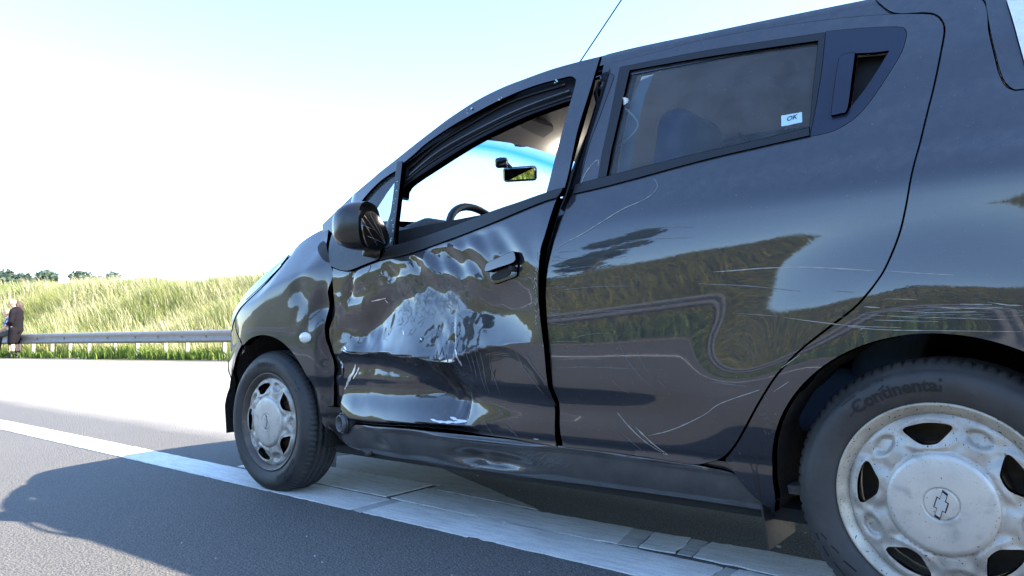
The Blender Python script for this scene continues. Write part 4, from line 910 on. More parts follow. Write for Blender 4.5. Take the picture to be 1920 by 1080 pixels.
tube('door_latch', [(x, float(surf(x, z))-.012, z) for x, z in [(0.8944, 1.397), (0.8765, 1.399), (0.8624, 1.377), (0.864, 1.352)]], .006, 'gloss_black', car)
# broken air duct end where the wing meets the sill
dx, dz = [(1.908, 0.3046)][0]
def ring(name, c, r0, r1, d, m, parent, seg=28, rot=None):
    V = []; F = []
    for k in range(seg):
        a = 2*math.pi*k/seg
        for (rr, y) in ((r0, 0), (r1, 0), (r1, -d), (r0, -d)): V.append(Vector((rr*math.cos(a), y, rr*math.sin(a))))
    for k in range(seg):
        j = (k+1) % seg
        for q in range(4): F.append((k*4+q, k*4+(q+1) % 4, j*4+(q+1) % 4, j*4+q))
    if rot: V = [rot @ v for v in V]
    return mesh(name, [v+Vector(c) for v in V], F, m, parent)
rt = Matrix.Rotation(R(-14), 3, 'Z')
dct = ring('air_duct', (dx, .765, dz), .026, .031, .05, 'duct', car, rot=rt)
ring('duct_flange', (dx, .752, dz), .031, .041, .012, 'black_plastic', dct, rot=rt)
disc('duct_back', (dx, .735, dz), .028, .006, 'rust', dct)
panel('torn_liner', [(1.93, .36, 's'), (1.955, .30), (1.94, .255), (1.88, .232), (1.80, .222, 's'), (1.79, .21, 's'), (1.86, .205), (1.93, .215), (1.985, .25), (2.015, .30), (2.0, .36, 's')], 'black_plastic', car, lambda X, Z: surf(X, Z)-.02+.012*vn(X, Z, 20, 61), pitch=.012)
box('broken_clip', (1.815, .70, .197), (.035, .02, .014), 'black_plastic', car, Matrix.Rotation(.4, 3, 'Y'), .003)
mudf = [(0.3652, 0.2062), (0.3456, 0.2004), (0.3295, 0.2356), (0.3253, 0.1876), (0.3548, 0.1525), (0.3629, 0.1696)]
mesh('mud_flap', [(.375, .735, .225), (.350, .60, .225), (.345, .60, .135), (.362, .735, .120), (.369, .737, .225), (.344, .602, .225), (.339, .602, .135), (.356, .737, .120)], [(0, 1, 2, 3), (4, 7, 6, 5), (0, 3, 7, 4), (3, 2, 6, 7), (1, 5, 6, 2)], 'black_plastic', car, False)

# ---- roof, bonnet, far side, tail -------------------------------------------------------------------------
def roof_line(X):   # height of the roof's side edge
    return pchip([-.6, -.45, -.05, .12, .5, .89, 1.06, 1.25, 1.45, 1.62, 1.83, 2.16], [1.28, 1.375, 1.405, 1.422, 1.452, 1.474, 1.468, 1.442, 1.383, 1.32, 1.235, 1.07])(X)
xs = np.linspace(-.55, 1.50, 50); V = []; F = []; nj = 19
for x in xs:
    ye = float(surf(x, roof_line(x)-.004)); ze = float(roof_line(x))
    for j in range(nj):
        if j in (0, nj-1): V.append((x, (ye+.0035)*(1 if j else -1), ze-.034)); continue
        t = (-1+2*(j-1)/(nj-3)); e = abs(t) > .99; k = 1-abs(t)**2.6; V.append((x, ye*t+(.0005 if e else 0)*t, ze+.062*k*(1 if x < 1.2 else 1-.3*(x-1.2)/.27)-.004*e))
for i in range(len(xs)-1):
    for j in range(nj-1): F.append((i*nj+j, (i+1)*nj+j, (i+1)*nj+j+1, i*nj+j+1))
mesh('roof', V, F, 'paint', car)
for sd in (1, -1):   # cant rail between door tops and roof, and the pillar beside the windscreen
    a = [(x, float(roof_line(x))) for x in np.linspace(-.42, .87, 16)]
    b = [(x, float(roof_line(x))-.095) for x in np.linspace(.87, -.42, 16)]
    panel('cant_rail', [(*a[0], 's')]+a[1:-1]+[(*a[-1], 's'), (*b[0], 's')]+b[1:-1]+[(*b[-1], 's')], 'paint', car, surf, sd, off=-.006, pitch=.04)
    a = [(x, float(roof_line(x))) for x in np.linspace(.87, 2.15, 18)]; b = [(x, float(roof_line(x))-.05) for x in np.linspace(2.1, .87, 18)]
    panel('windscreen_pillar', [(*a[0], 's')]+a[1:-1]+[(*a[-1], 's'), (*b[0], 's')]+b[1:-1]+[(*b[-1], 's')], 'paint', car, surf, sd, off=-.024, pitch=.04, flange=.05)
# bonnet
V = []; F = []; xs = np.linspace(2.12, 3.02, 28); nj = 21
top = pchip([2.12, 2.20, 2.30, 2.40, 2.52, 2.66, 2.80, 2.92, 3.02], [1.07, 1.062, 1.043, 1.006, .945, .866, .788, .708, .61])
for x in xs:
    ye = float(surf(x, top(x)))-.004
    for j in range(nj):
        t = -1+2*j/(nj-1); V.append((x, ye*t, float(top(x))+.066*(1-abs(t)**2.2)))
for i in range(len(xs)-1):
    for j in range(nj-1): F.append((i*nj+j, (i+1)*nj+j, (i+1)*nj+j+1, i*nj+j+1))
mesh('bonnet', V, F, 'paint', car)
V = []; F = []; zs = np.linspace(.2, .64, 12)
for z in zs:
    for j in range(nj):
        t = -1+2*j/(nj-1); ye = .36; V.append((3.11-.06*abs(z-.45)**1.2*3+.03*(1-t*t), ye*t, z))
for i in range(len(zs)-1):
    for j in range(nj-1): F.append((i*nj+j, (i+1)*nj+j, (i+1)*nj+j+1, i*nj+j+1))
mesh('bumper_centre', V, F, 'paint', bumper)
# far side, undamaged
FSW = [(1.70, 1.03, 's'), (1.52, 1.23), (1.30, 1.33), (1.05, 1.395), (.93, 1.40, 's'), (.96, 1.08, 's')]
FSR = [(.80, 1.09, 's'), (.78, 1.39, 's'), (.4, 1.375), (.27, 1.36, 's'), (.26, 1.10, 's')]
FTOP = [(x, float(roof_line(x))) for x in np.linspace(2.15, -.42, 30)]
panel('far_side', [(*FTOP[0], 's')]+FTOP[1:-1]+[(*FTOP[-1], 's'), (-.50, 1.1), (-.57, .8), (-.56, .42, 's'), (-.36, .40), (-.332, .34, 's')]+QARCH[::-1][1:-1]+[(.337, .25, 's'), (.36, .2, 's'), (1.2, .2), (1.98, .2, 's'), (2.0, .3)]+[(2.375-.352*math.cos(a), .28+.352*math.sin(a)) for a in np.linspace(R(8), R(168), 18)]+[(2.73, .2, 's'), (2.95, .2), (3.06, .3), (3.1, .5), (3.02, .63), (2.92, .74), (2.66, .91), (2.375, 1.01), (2.25, 1.04)],
    'paint', car, surf, -1, holes=[FSW, FSR], pitch=.05, step=.03)
for hname, h in (('window_glass', FSW), ('window_glass', FSR)): panel(hname, h, 'glass_far', car, surf, -1, off=-.008, pitch=.1, flange=0)
# windscreen: clear below, blue shade band on top
def ws(t, u):   # t 0 bottom .. 1 top, u -1 .. 1
    x = 2.10+(1.485-2.10)*t; z = 1.07+(1.352-1.07)*t; w = .62+(.50-.62)*t
    return (x+.13*(1-u*u)*(1-.40*t), w*u, z+.085*(1-u*u)*t+.02*math.sin(t*3.14))
def ws_part(name, t0, t1, m, nt):
    V = [ws(t0+(t1-t0)*i/nt, -1+2*j/16) for i in range(nt+1) for j in range(17)]
    F = [(i*17+j, i*17+j+1, (i+1)*17+j+1, (i+1)*17+j) for i in range(nt) for j in range(16)]
    return mesh(name, V, F, m, car)
wsc = ws_part('windscreen', 0, .76, 'glass_clear', 10); sb = ws_part('shade_band', .76, 1.0, 'glass_shade', 6); sb.parent = wsc
uv = sb.data.uv_layers.new(name='band')
for l in sb.data.loops: uv.data[l.index].uv = ((l.vertex_index % 17)/16, (l.vertex_index // 17)/6)
# tail
V = []; F = []
prof = [(-.50, 1.40), (-.53, 1.20), (-.56, .98), (-.60, .85), (-.61, .55), (-.59, .30)]
for (x, z) in prof:
    for j in range(11): t = -1+2*j/10; V.append((x-.05*(1-t*t), (.50 if z > 1 else .62)*t, z))
for i in range(len(prof)-1):
    for j in range(10): F.append((i*11+j, i*11+j+1, (i+1)*11+j+1, (i+1)*11+j))
mesh('tailgate', V, F, 'paint', car)
tg = [(-0.1029, 1.329, 's'), (-0.1127, 1.244), (-0.1223, 1.181), (-0.1284, 1.146), (-0.1363, 1.118), (-0.1441, 1.104), (-0.1519, 1.096, 's')]
tp = panel('tailgate_edge', tg + [(-.30, 1.08, 's'), (-.36, 1.2), (-.40, 1.38, 's'), (-.06, 1.402, 's')], 'paint', car, surf, off=-.001, pitch=.02)
panel('tail_lamp', [(-0.1408, 1.316, 's'), (-0.1514, 1.259), (-0.1604, 1.204), (-0.1713, 1.138, 's'), (-0.2256, 1.124, 's'), (-0.2312, 1.286, 's')], 'lamp', tp, surf, off=.006, pitch=.02)
box('engine_bay', (2.53, 0, .42), (.98, .62, .46), 'void', car, bev=0)  # unseen solid block added to keep sunlight from leaking through the nose
box('slam_panel', (2.45, 0, .70), (.80, 1.10, .05), 'void', car, bev=0)  # unseen plate added under the bonnet against the same sun leak
# underside, arches ------------------------------------------------------------------------------------------
box('floor_pan', (1.15, 0, .195), (1.75, 1.38, .03), 'void', car, bev=0)
box('bulkhead', (2.02, 0, .62), (.03, 1.30, .80), 'void', car, bev=0)
box('boot_floor', (-.1, 0, .50), (.62, 1.1, .03), 'void', car, bev=0)
def arch_liner(cx, sd, r, seed):
    V = []; F = []; na = 44; ny = 9
    for i in range(na+1):
        a = R(-12)+(R(204))*i/na
        for j in range(ny+1):
            y = .745-.40*j/ny; rr = r+.012*vn(i*.7+seed, j*.6, 1., seed)-.05*max(0, j-7); V.append((cx+rr*math.cos(a), sd*y, .28+rr*math.sin(a)))
    for i in range(na):
        for j in range(ny): F.append((i*(ny+1)+j, (i+1)*(ny+1)+j, (i+1)*(ny+1)+j+1, i*(ny+1)+j+1))
    c = len(V); V.append((cx, sd*.345, .35))
    for i in range(na): F.append((c, i*(ny+1)+ny, (i+1)*(ny+1)+ny))
    return mesh('arch_liner', V, F, 'liner', car)
for sd in (1, -1): arch_liner(0, sd, .345, 71); arch_liner(2.375, sd, .362, 72)

# ---- interior -------------------------------------------------------------------------------------------
V = []; F = []; xs = np.linspace(-.4, 1.50, 20)
for x in xs:
    ye = float(surf(x, roof_line(x)-.03))-.04
    for j in range(13): t = -1+2*j/12; V.append((x, ye*t, float(roof_line(x))-.035+.065*(1-abs(t)**2.4)-.018*max(0, (x-1.2)/.3)*(1-abs(t)**2.4)))
for i in range(len(xs)-1):
    for j in range(12): F.append((i*13+j, i*13+j+1, (i+1)*13+j+1, (i+1)*13+j))
hd = mesh('headliner', V, F, 'headliner', car)
# seats: front pair and rear bench with headrests
def cushion(name, c, s, m, parent, rot=None, r=.05):
    o = box(name, c, s, m, parent, rot, 0); b = o.modifiers.new('bevel', 'BEVEL'); b.width = r; b.segments = 4
    o.data.polygons.foreach_set('use_smooth', [True]*len(o.data.polygons)); return o
for sd in (1, -1):
    st = empty('front_seat', (1.0, .36*sd, .3), car)
    cushion('seat_cushion', (.12, 0, .12), (.50, .48, .18), 'fabric', st)
    cushion('seat_back', (-.20, 0, .44), (.16, .46, .62), 'fabric', st, Matrix.Rotation(R(-14), 3, 'Y'))
    cushion('headrest', (-.30, 0, .87), (.12, .29, .24), 'fabric', st, Matrix.Rotation(R(-10), 3, 'Y'), .055)
    for q in (-1, 1): tube('headrest_post', [(-.28, .06*q, .70), (-.295, .06*q, .80)], .006, 'chrome', st)
box('carpet', (1.15, 0, .245), (1.70, 1.30, .02), 'carpet', car, bev=0)
box('door_card', (1.35, -.66, .75), (1.15, .03, .55), 'interior', car, bev=.01)
bench = empty('rear_bench', (.25, 0, .3), car)
cushion('seat_cushion', (.12, 0, .15), (.48, 1.16, .16), 'fabric', bench)
cushion('seat_back', (-.18, 0, .45), (.14, 1.16, .58), 'fabric', bench, Matrix.Rotation(R(-18), 3, 'Y'))
for y in (.36, -.36): cushion('headrest', (-.20, y, .83), (.10, .26, .16), 'fabric', bench, Matrix.Rotation(R(-10), 3, 'Y'), .05)
cushion('headrest', (.30, .10, .87), (.10, .20, .12), 'fabric', bench, None, .045)
# dashboard, wheel, mirror, visors
dash = cushion('dashboard', (1.93, 0, .93), (.34, 1.26, .20), 'interior', car, Matrix.Rotation(R(6), 3, 'Y'), .06)
cushion('instrument_hood', (1.80, .36, 1.035), (.16, .26, .07), 'interior', dash, Matrix.Rotation(R(10), 3, 'Y'), .03)
vx, vz = [(1.748, 0.9748)][0]; lathe_c = (vx, .60, vz)
bm = bmesh.new(); bmesh.ops.create_cone(bm, cap_ends=True, segments=20, radius1=.035, radius2=.03, depth=.03); bmesh.ops.transform(bm, matrix=Matrix.Translation(lathe_c) @ Matrix.Rotation(R(-65), 4, 'Y'), verts=bm.verts); from_bm('air_vent', bm, 'gloss_black', dash)
sw = empty('steering_wheel', (1.545, .35, .95), car); rm = Matrix.Rotation(R(-65), 3, 'Y')
tube('wheel_rim', [rm @ Vector((.185*math.cos(a), .185*math.sin(a), 0)) for a in np.linspace(0, 2*math.pi, 40, endpoint=False)], .015, 'black_plastic', sw, 10, True)
for a in (R(0), R(120), R(240)): tube('spoke', [(0, 0, 0), rm @ Vector((.18*math.cos(a+math.pi), .18*math.sin(a+math.pi), 0))], .014, 'interior', sw)
cushion('hub', (0, 0, 0), (.05, .14, .12), 'interior', sw, None, .02)
def tilted(name, quad, th, m, parent, bev=.012):
    """a flat board from four corners"""
    q = [Vector(p) for p in quad]; n = (q[1]-q[0]).cross(q[3]-q[0]).normalized()*th
    bm = bmesh.new(); vs = [bm.verts.new(p) for p in q]+[bm.verts.new(p-n) for p in q]
    for f in ((0, 1, 2, 3), (7, 6, 5, 4), (0, 4, 5, 1), (1, 5, 6, 2), (2, 6, 7, 3), (3, 7, 4, 0)): bm.faces.new([vs[i] for i in f])
    o = from_bm(name, bm, m, parent, False); bevel(o, bev, 3); return o
vp = smooth_poly([(1.558, 0.3606, 's'), (1.362, 0.4188), (1.328, 0.2346), (1.335, 0.1909), (1.371, 0.1519), (1.536, 0.0759), (1.579, 0.1151), (1.561, 0.1638), (1.607, 0.3058, 's')], .02)
V = [(x, y, 1.400+(.06*(1.5-x))) for x, y in vp]+[(x, y, 1.413+(.06*(1.5-x))) for x, y in vp]; n_ = len(vp)
mesh('sun_visor', V, [tuple(range(n_)), tuple(range(2*n_-1, n_-1, -1))]+[(i, i+n_, (i+1) % n_+n_, (i+1) % n_) for i in range(n_)], 'visor', hd, False)
tube('visor_clip', [(1.495, .16, 1.405), (1.50, .10, 1.41)], .008, 'headliner', hd)
dl = box('map_lamp', (1.46, -.03, 1.418), (.09, .13, .012), 'headliner', hd, Matrix.Rotation(R(8), 3, 'Y'), .004)
box('lamp_lens', (1.455, -.02, 1.409), (.05, .06, .008), 'dome', dl, Matrix.Rotation(R(8), 3, 'Y'), .002)
ll = bpy.data.lights.new('map_lamp_glow', 'POINT'); ll.energy = .13; ll.color = (1, .92, .82); ll.shadow_soft_size = .03
lo = bpy.data.objects.new('map_lamp_glow', ll); COL.objects.link(lo); lo.parent = dl; lo.location = (1.42, -.02, 1.36)   # the photo shows this lamp lit
tube('visor_pivot', [(1.53, .02, 1.402), (1.52, -.06, 1.404)], .009, 'gloss_black', hd)
tube('header_rail', [ws(1.0, u) for u in np.linspace(-.96, .96, 13)], .014, 'headliner', hd)
mx, mz = [(1.649, 1.309)][0]
mir = empty('rear_view_mirror', (mx, 0, mz), car)
mn = Vector((-.905, 1.717, -.313)).normalized(); my = Vector((0, 0, 1)).cross(mn).normalized(); mr = Matrix((-mn, my*-1, mn.cross(my))).transposed()
cushion('mirror_housing', (0, 0, 0), (.035, .150, .065), 'gloss_black', mir, mr, .016)
box('mirror_glass', tuple(mr @ Vector((-.0165, 0, 0))), (.006, .134, .052), 'mirror_green', mir, mr, .002)
tube('mirror_stalk', [(.02, .03, .02), (.06, .03, .06), (.085, .03, .075)], .009, 'gloss_black', mir)
cushion('mirror_sensor', (.02, .10, .035), (.03, .055, .045), 'gloss_black', mir, mr, .014)
# belt and knob by the rear window; a reflected bright curve built as cord
bp = [(0.7087, 1.359), (0.738, 1.303), (0.7686, 1.216), (0.7975, 1.079)]
V = []
for x, z in bp: V += [(x+.018, .595, z), (x-.018, .590, z)]
mesh('seat_belt', V, [(2*i, 2*i+1, 2*i+3, 2*i+2) for i in range(3)], 'belt', car)
kx, kz = [(0.769, 1.288)][0]; disc('coat_hook', (kx, .62, kz), .012, .016, 'cable', car)
tube('cable', [(x, .615, z) for x, z in [tuple(p) for p in spline([(0.7827, 1.28), (0.7621, 1.261), (0.7353, 1.228), (0.7325, 1.209), (0.7503, 1.19), (0.786, 1.169), (0.8222, 1.158)], .01)]], .0028, 'cable', car)
# door mirror ------------------------------------------------------------------------------------------
mc = [(1.685, 0.9964)][0]
dm = empty('door_mirror', (mc[0], .86, mc[1]), door)
V = []; F = []; na = 28
shell = [(0.075, .10), (.070, .55), (.05, .80), (.025, .93), (0, 1.0), (-.03, 1.02), (-.052, .985)]
def rr(a, k): # rounded outline of the housing, width .15 height .17
    c, s = math.cos(a), math.sin(a); n = 2.9; q = (abs(c)**n+abs(s)**n)**(-1/n); return Vector((0, .082*q*c*k*.90, .088*q*s*k*.92))
for (x, k) in shell:
    for i in range(na): V.append(Vector((x, 0, 0))+rr(2*math.pi*i/na, k))
for r_ in range(len(shell)-1):
    for i in range(na): F.append((r_*na+i, (r_+1)*na+i, (r_+1)*na+(i+1) % na, r_*na+(i+1) % na))
F.append(tuple(range(na)))
mrot = Matrix.Rotation(R(20), 3, 'Z')
hs = mesh('mirror_housing', [mrot @ v for v in V], F, 'mirror_shell', dm)
V = [mrot @ (Vector((-.052, 0, 0))+rr(2*math.pi*i/na, .985)) for i in range(na)]+[mrot @ (Vector((-.02, 0, 0))+rr(2*math.pi*i/na, .90)) for i in range(na)]
mesh('housing_inside', V, [(i, (i+1) % na, na+(i+1) % na, na+i) for i in range(na)]+[tuple(range(na, 2*na))], 'void', dm)
g = Matrix.Rotation(R(14), 3, 'Z') @ Matrix.Rotation(R(12), 3, 'Y') @ Matrix.Rotation(R(-18), 3, 'X')
def rg(a): c, s = math.cos(a), math.sin(a); n = 2.6; q = (abs(c)**n+abs(s)**n)**(-1/n); return Vector((0, .070*q*c*(1-.25*s), .066*q*s))
gb = Vector((-.075, -.018, -.018))
V = [g @ rg(2*math.pi*i/na)+gb for i in range(na)]+[g @ (rg(2*math.pi*i/na)+Vector((.005, 0, 0)))+gb for i in range(na)]
gl_ = mesh('mirror_glass', V, [tuple(range(na)), tuple(range(2*na-1, na-1, -1))]+[(i, i+na, (i+1) % na+na, (i+1) % na) for i in range(na)], 'cracked_mirror', dm, False)
def crack(p, q): return tube('crack', [g @ Vector((-.001, *p))+gb, g @ Vector((-.001, *q))+gb],   .0005, 'scratch', dm, 4)
for p, q in (((-.03, -.055), (.03, .058)), ((-.03, -.055), (-.005, .06)), ((-.03, -.055), (-.04, .05)), ((-.03, -.055), (.055, -.01)), ((.0, .0), (.06, .03)), ((.02, -.05), (.05, .05))): crack(p, q)
tube('mirror_arm', [mrot @ Vector((.0, -.05, -.075)), Vector((-.005, -.10, -.085)), Vector((-.02, -.125, -.07))], .022, 'black_plastic', dm)
# aerial
tube('aerial', [(1.52, 0, 1.532), (1.127, 0, 1.92), (1.02, 0, 2.03)], .0030, 'black_plastic', car, 6)
bm = bmesh.new(); bmesh.ops.create_cone(bm, cap_ends=True, segments=14, radius1=.022, radius2=.009, depth=.035); bmesh.ops.translate(bm, vec=(1.52, 0, 1.535), verts=bm.verts); from_bm('aerial_base', bm, 'black_plastic', car)


# ---- wheels ----------------------------------------------------------------------------------------------
def lathe(name, prof, m, parent, seg=96, mod=None, close=False):
    V = []; F = []; k = len(prof)
    for i in range(seg):
        a = 2*math.pi*i/seg
        for j, (r, y) in enumerate(prof):
            rr = mod(i, j, r) if mod else r; V.append((rr*math.cos(a), y, rr*math.sin(a)))
    for i in range(seg):
        q = (i+1) % seg
        for j in range(k-1): F.append((i*k+j, i*k+j+1, q*k+j+1, q*k+j))
    return mesh(name, V, F, m, parent)
TP = [(.188, -.018), (.194, -.008), (.200, -.003), (.210, .003), (.226, .009), (.240, .0105), (.252, .008), (.262, .002), (.2635, -.0005), (.2665, -.003), (.2735, -.009), (.2795, -.016), (.2835, -.0235), (.2855, -.031), (.2862, -.040),
      (.2790, -.0405), (.2790, -.0485), (.2864, -.049), (.2868, -.0645), (.2790, -.065), (.2790, -.0740), (.2869, -.0745), (.2869, -.0905), (.2790, -.091), (.2790, -.100), (.2866, -.1005), (.2862, -.117), (.2790, -.1175), (.2790, -.125), (.2858, -.1255), (.2835, -.139), (.2795, -.148), (.262, -.164), (.240, -.171), (.200, -.160), (.188, -.145)]
LUG = {11: .6, 12: 1, 13: 1, 14: .6, 30: 1, 31: .6, 17: .35, 18: .35, 25: .35, 26: .35}
def tread(i, j, r):
    d = 0
    if j in LUG and i % 4 == 0: d = .0042*LUG[j]
    return r-d*1.5
WH = [((1.0, 1), (0, 5))]
def make_wheel(c, turn, lettering):
    w = empty('wheel', c, car)
    ty = lathe('tyre', TP, 'tyre', w, 336, tread)
    me = ty.data; co = np.zeros(len(me.vertices)*3); me.vertices.foreach_get('co', co); co = co.reshape(-1, 3)
    co[:, 2] = np.maximum(co[:, 2], -(c[2]-.001)); me.vertices.foreach_set('co', co.ravel()); me.update()
    def on_side(rad, th, lift=.0012):
        f = pchip([p[0] for p in TP[2:13]], [p[1] for p in TP[2:13]])
        return np.stack([rad*np.cos(th), f(rad)+lift, rad*np.sin(th)], -1)
    for s, size, rad, ang, sp in lettering:       # raised sidewall lettering, reads outwards along the circle
        V, Fc = text_mesh(s, size, 0, True); v = np.array(V); th = R(ang)+v[:, 0]/rad*sp
        o = mesh('tyre_lettering', on_side(rad+v[:, 1], th, .0014), Fc, 'tyre_mark', w, False)
    # moulded darts on the sidewall
    V = []; Fc = []
    for k in range(4):
        a0 = turn+k*2*math.pi/4+.62
        for (da, r0, r1, wdt) in ((.0, .226, .256, .16), (.20, .232, .260, .10), (.34, .240, .262, .07)):
            b = len(V); V += [tuple(on_side(np.array(r), np.array(a), .0009)) for r, a in ((r0, a0+da), (r1, a0+da+.01), (r1, a0+da+wdt), (r0+.006, a0+da+wdt*.8))]; Fc.append((b, b+1, b+2, b+3))
    mesh('sidewall_darts', V, Fc, 'tyre_mark', w, False)['kind'] = 'stuff'
    lathe('rim', [(.180, -.155), (.172, -.10), (.170, -.03), (.176, -.016), (.184, -.008), (.1925, -.0015), (.1965, .0005), (.1985, -.003), (.1975, -.010), (.192, -.02)], 'rim', w, 96)
    # pressed cover with five openings
    def cov(x, z):
        r = np.hypot(x, z); th = np.arctan2(z, x)-turn
        y = pchip([0, .085, .098, .104, .110, .125, .150, .168, .174, .178], [.004, .004, .003, -.001, .000, .0, -.006, -.012, -.015, -.022])(r)
        ph = (th/(2*math.pi/5)) % 1; m = np.minimum(ph, 1-ph)*(2*math.pi/5)       # angle from an opening's middle
        y = y-.012*np.exp(-((m-.36)/.12)**2)*np.exp(-((r-.138)/.03)**2)           # sunk flanks beside each opening
        q = 2*math.pi/10-m
        sc_ = np.hypot((r-.146)/.016, q*.14/.024); y = y-.014*np.exp(-(np.maximum(sc_-.6, 0)/.35)**2)*(r > .125)   # finger scoop midway
        y = y+.004*np.exp(-((np.hypot((r-.137)/.026, m*.137/.046)-1.15)/.22)**2)
        return y
    hol = []
    for k in range(5):
        a = turn+k*2*math.pi/5; pts = [(.116, -.09), (.120, -.15), (.140, -.27), (.151, -.30), (.1565, -.24), (.158, 0), (.1565, .24), (.151, .30), (.140, .27), (.120, .15), (.116, .09), (.1145, 0)]
        hol.append(spline([(r*math.cos(a+t), r*math.sin(a+t)) for r, t in pts], .006, True))
    ol = np.array([(.178*math.cos(t), .178*math.sin(t)) for t in np.linspace(0, 2*math.pi, 120, endpoint=False)])
    v, f, loops = cdt(ol, hol, .0055)
    e = .0006; dx_ = (cov(v[:, 0]+e, v[:, 1])-cov(v[:, 0]-e, v[:, 1]))/(2*e); dz_ = (cov(v[:, 0], v[:, 1]+e)-cov(v[:, 0], v[:, 1]-e))/(2*e)
    nn = np.stack([-dx_, np.ones(len(v)), -dz_], 1); nn /= np.linalg.norm(nn, axis=1)[:, None]
    VV = [np.stack([v[:, 0], cov(v[:, 0], v[:, 1]), v[:, 1]], 1)]; NN = [nn]; FF = [tuple(t[::-1]) for t in f]; b = len(v)
    for li, l in enumerate(loops):                # turned-in lips
        n = len(l); y = cov(l[:, 0], l[:, 1]); cen = l.mean(0); inw = (cen-l)/np.linalg.norm(cen-l, axis=1)[:, None]*(1 if li else -1)
        o3 = np.stack([inw[:, 0], np.zeros(n), inw[:, 1]], 1); top = np.stack([l[:, 0], y, l[:, 1]], 1)
        r1 = top+o3*.002-np.array([0, .003, 0]); r2 = top+o3*.002-np.array([0, .012, 0]); n1 = o3*.8+np.array([0, .6, 0])
        VV += [top, r1, r2]; NN += [o3*.4+np.array([0, .9, 0]), n1, o3]
        for i in range(n):
            j = (i+1) % n
            for q in (0, 1): FF.append((b+q*n+i, b+q*n+j, b+(q+1)*n+j, b+(q+1)*n+i))
        b += 3*n
    NNc = np.concatenate(NN); NNc /= np.linalg.norm(NNc, axis=1)[:, None]
    mesh('wheel_cover', np.concatenate(VV), FF, 'cover', w, True, NNc)
    lathe('centre_cap', [(.0005, .0098), (.015, .0098), (.028, .0098), (.0293, .0097), (.0298, .0078), (.0322, .0078), (.0327, .0096), (.036, .0096), (.06, .0092), (.088, .0078), (.0965, .0055), (.0985, .002), (.099, -.004)], 'cap', w, 96)
    # bow-tie badge in the middle of the cap
    bt = [(-.026, -.0035), (-.0125, -.0035), (-.0105, -.0085), (.0085, -.0085), (.0065, -.0035), (.026, -.0035), (.024, .0035), (.0105, .0035), (.0125, .0035), (.0105, .0085), (-.0085, .0085), (-.0065, .0035), (-.024, .0035)]
    bt = [(-.0225, -.0045), (-.0085, -.0045), (-.0085, -.0095), (.0105, -.0095), (.0085, -.0045), (.0240, -.0045), (.0205, .0045), (.0075, .0045), (.0065, .0095), (-.0105, .0095), (-.0095, .0045), (-.0250, .0045)]
    bm = bmesh.new(); ba = turn+R(90+8); vs = [bm.verts.new((x*math.cos(ba)-z*math.sin(ba), .0098, x*math.sin(ba)+z*math.cos(ba))) for x, z in bt]
    fc = bm.faces.new(vs); ex_ = bmesh.ops.extrude_face_region(bm, geom=[fc]); bmesh.ops.translate(bm, vec=(0, .0035, 0), verts=[q for q in ex_['geom'] if isinstance(q, bmesh.types.BMVert)])
    vs = None; bm2 = bmesh.new(); bm2.faces.new([bm2.verts.new((1.22*(x*math.cos(ba)-z*math.sin(ba)), .0103, 1.22*(x*math.sin(ba)+z*math.cos(ba)))) for x, z in bt]); from_bm('badge_recess', bm2, 'tyre_mark', w, False)
    bevel(from_bm('badge', bm, 'chrome_dull', w, False), .0008)
    lathe('cover_gap', [(.168, -.024), (.186, -.0125)], 'void', w, 64)
    lathe('back_disc', [(.0005, -.115), (.172, -.112)], 'rim_dark', w, 40)
    lathe('brake_drum', [(.0005, -.045), (.10, -.045), (.112, -.05), (.115, -.10)], 'rust', w, 40)
    V = []
    bm = bmesh.new()
    for k in range(4):
        a = turn+k*math.pi/2+.5; s = bmesh.ops.create_cone(bm, cap_ends=True, segments=6, radius1=.011, radius2=.010, depth=.02); bmesh.ops.transform(bm, matrix=Matrix.Translation((.052*math.cos(a), -.03, .052*math.sin(a))) @ Matrix.Rotation(math.pi/2, 4, 'X'), verts=s['verts'])
    bm.free()
    a = turn+R(72)*2+.05; tube('valve', [(.163*math.cos(a), -.02, .163*math.sin(a)), (.150*math.cos(a), -.004, .150*math.sin(a))], .0045, 'rubber', w)
    return w
M['chrome_dull'] = mat('dull_badge', (.42, .41, .39), .4, .1)
CONT = [('Continental', .034, .226, 120, 1.0)]
wr = make_wheel((0, .762, .28), R(9.5), [('Continental', .036, .222, 71, 1.0)])
wf = make_wheel((2.375, .762, .28), R(0), [('155/70 R 14 T', .022, .226, 90, 1.0), ('Continental', .030, .222, 232, 1.0)])
for o in wf.children:
    if o.name.startswith('rim'): o.data.materials[0] = M['rim_dark']
for cx in (0, 2.375):
    w2 = empty('wheel', (cx, -.762, .28), car); w2.rotation_euler = (0, 0, math.pi)
    for ch in (wr if cx == 0 else wf).children:
        if ch.name.split('.')[0] in ('tyre', 'rim', 'wheel_cover', 'centre_cap'): c2 = ch.copy(); COL.objects.link(c2); c2.parent = w2
box('rear_axle', (-.02, 0, .27), (.08, 1.2, .08), 'void', car, bev=0)

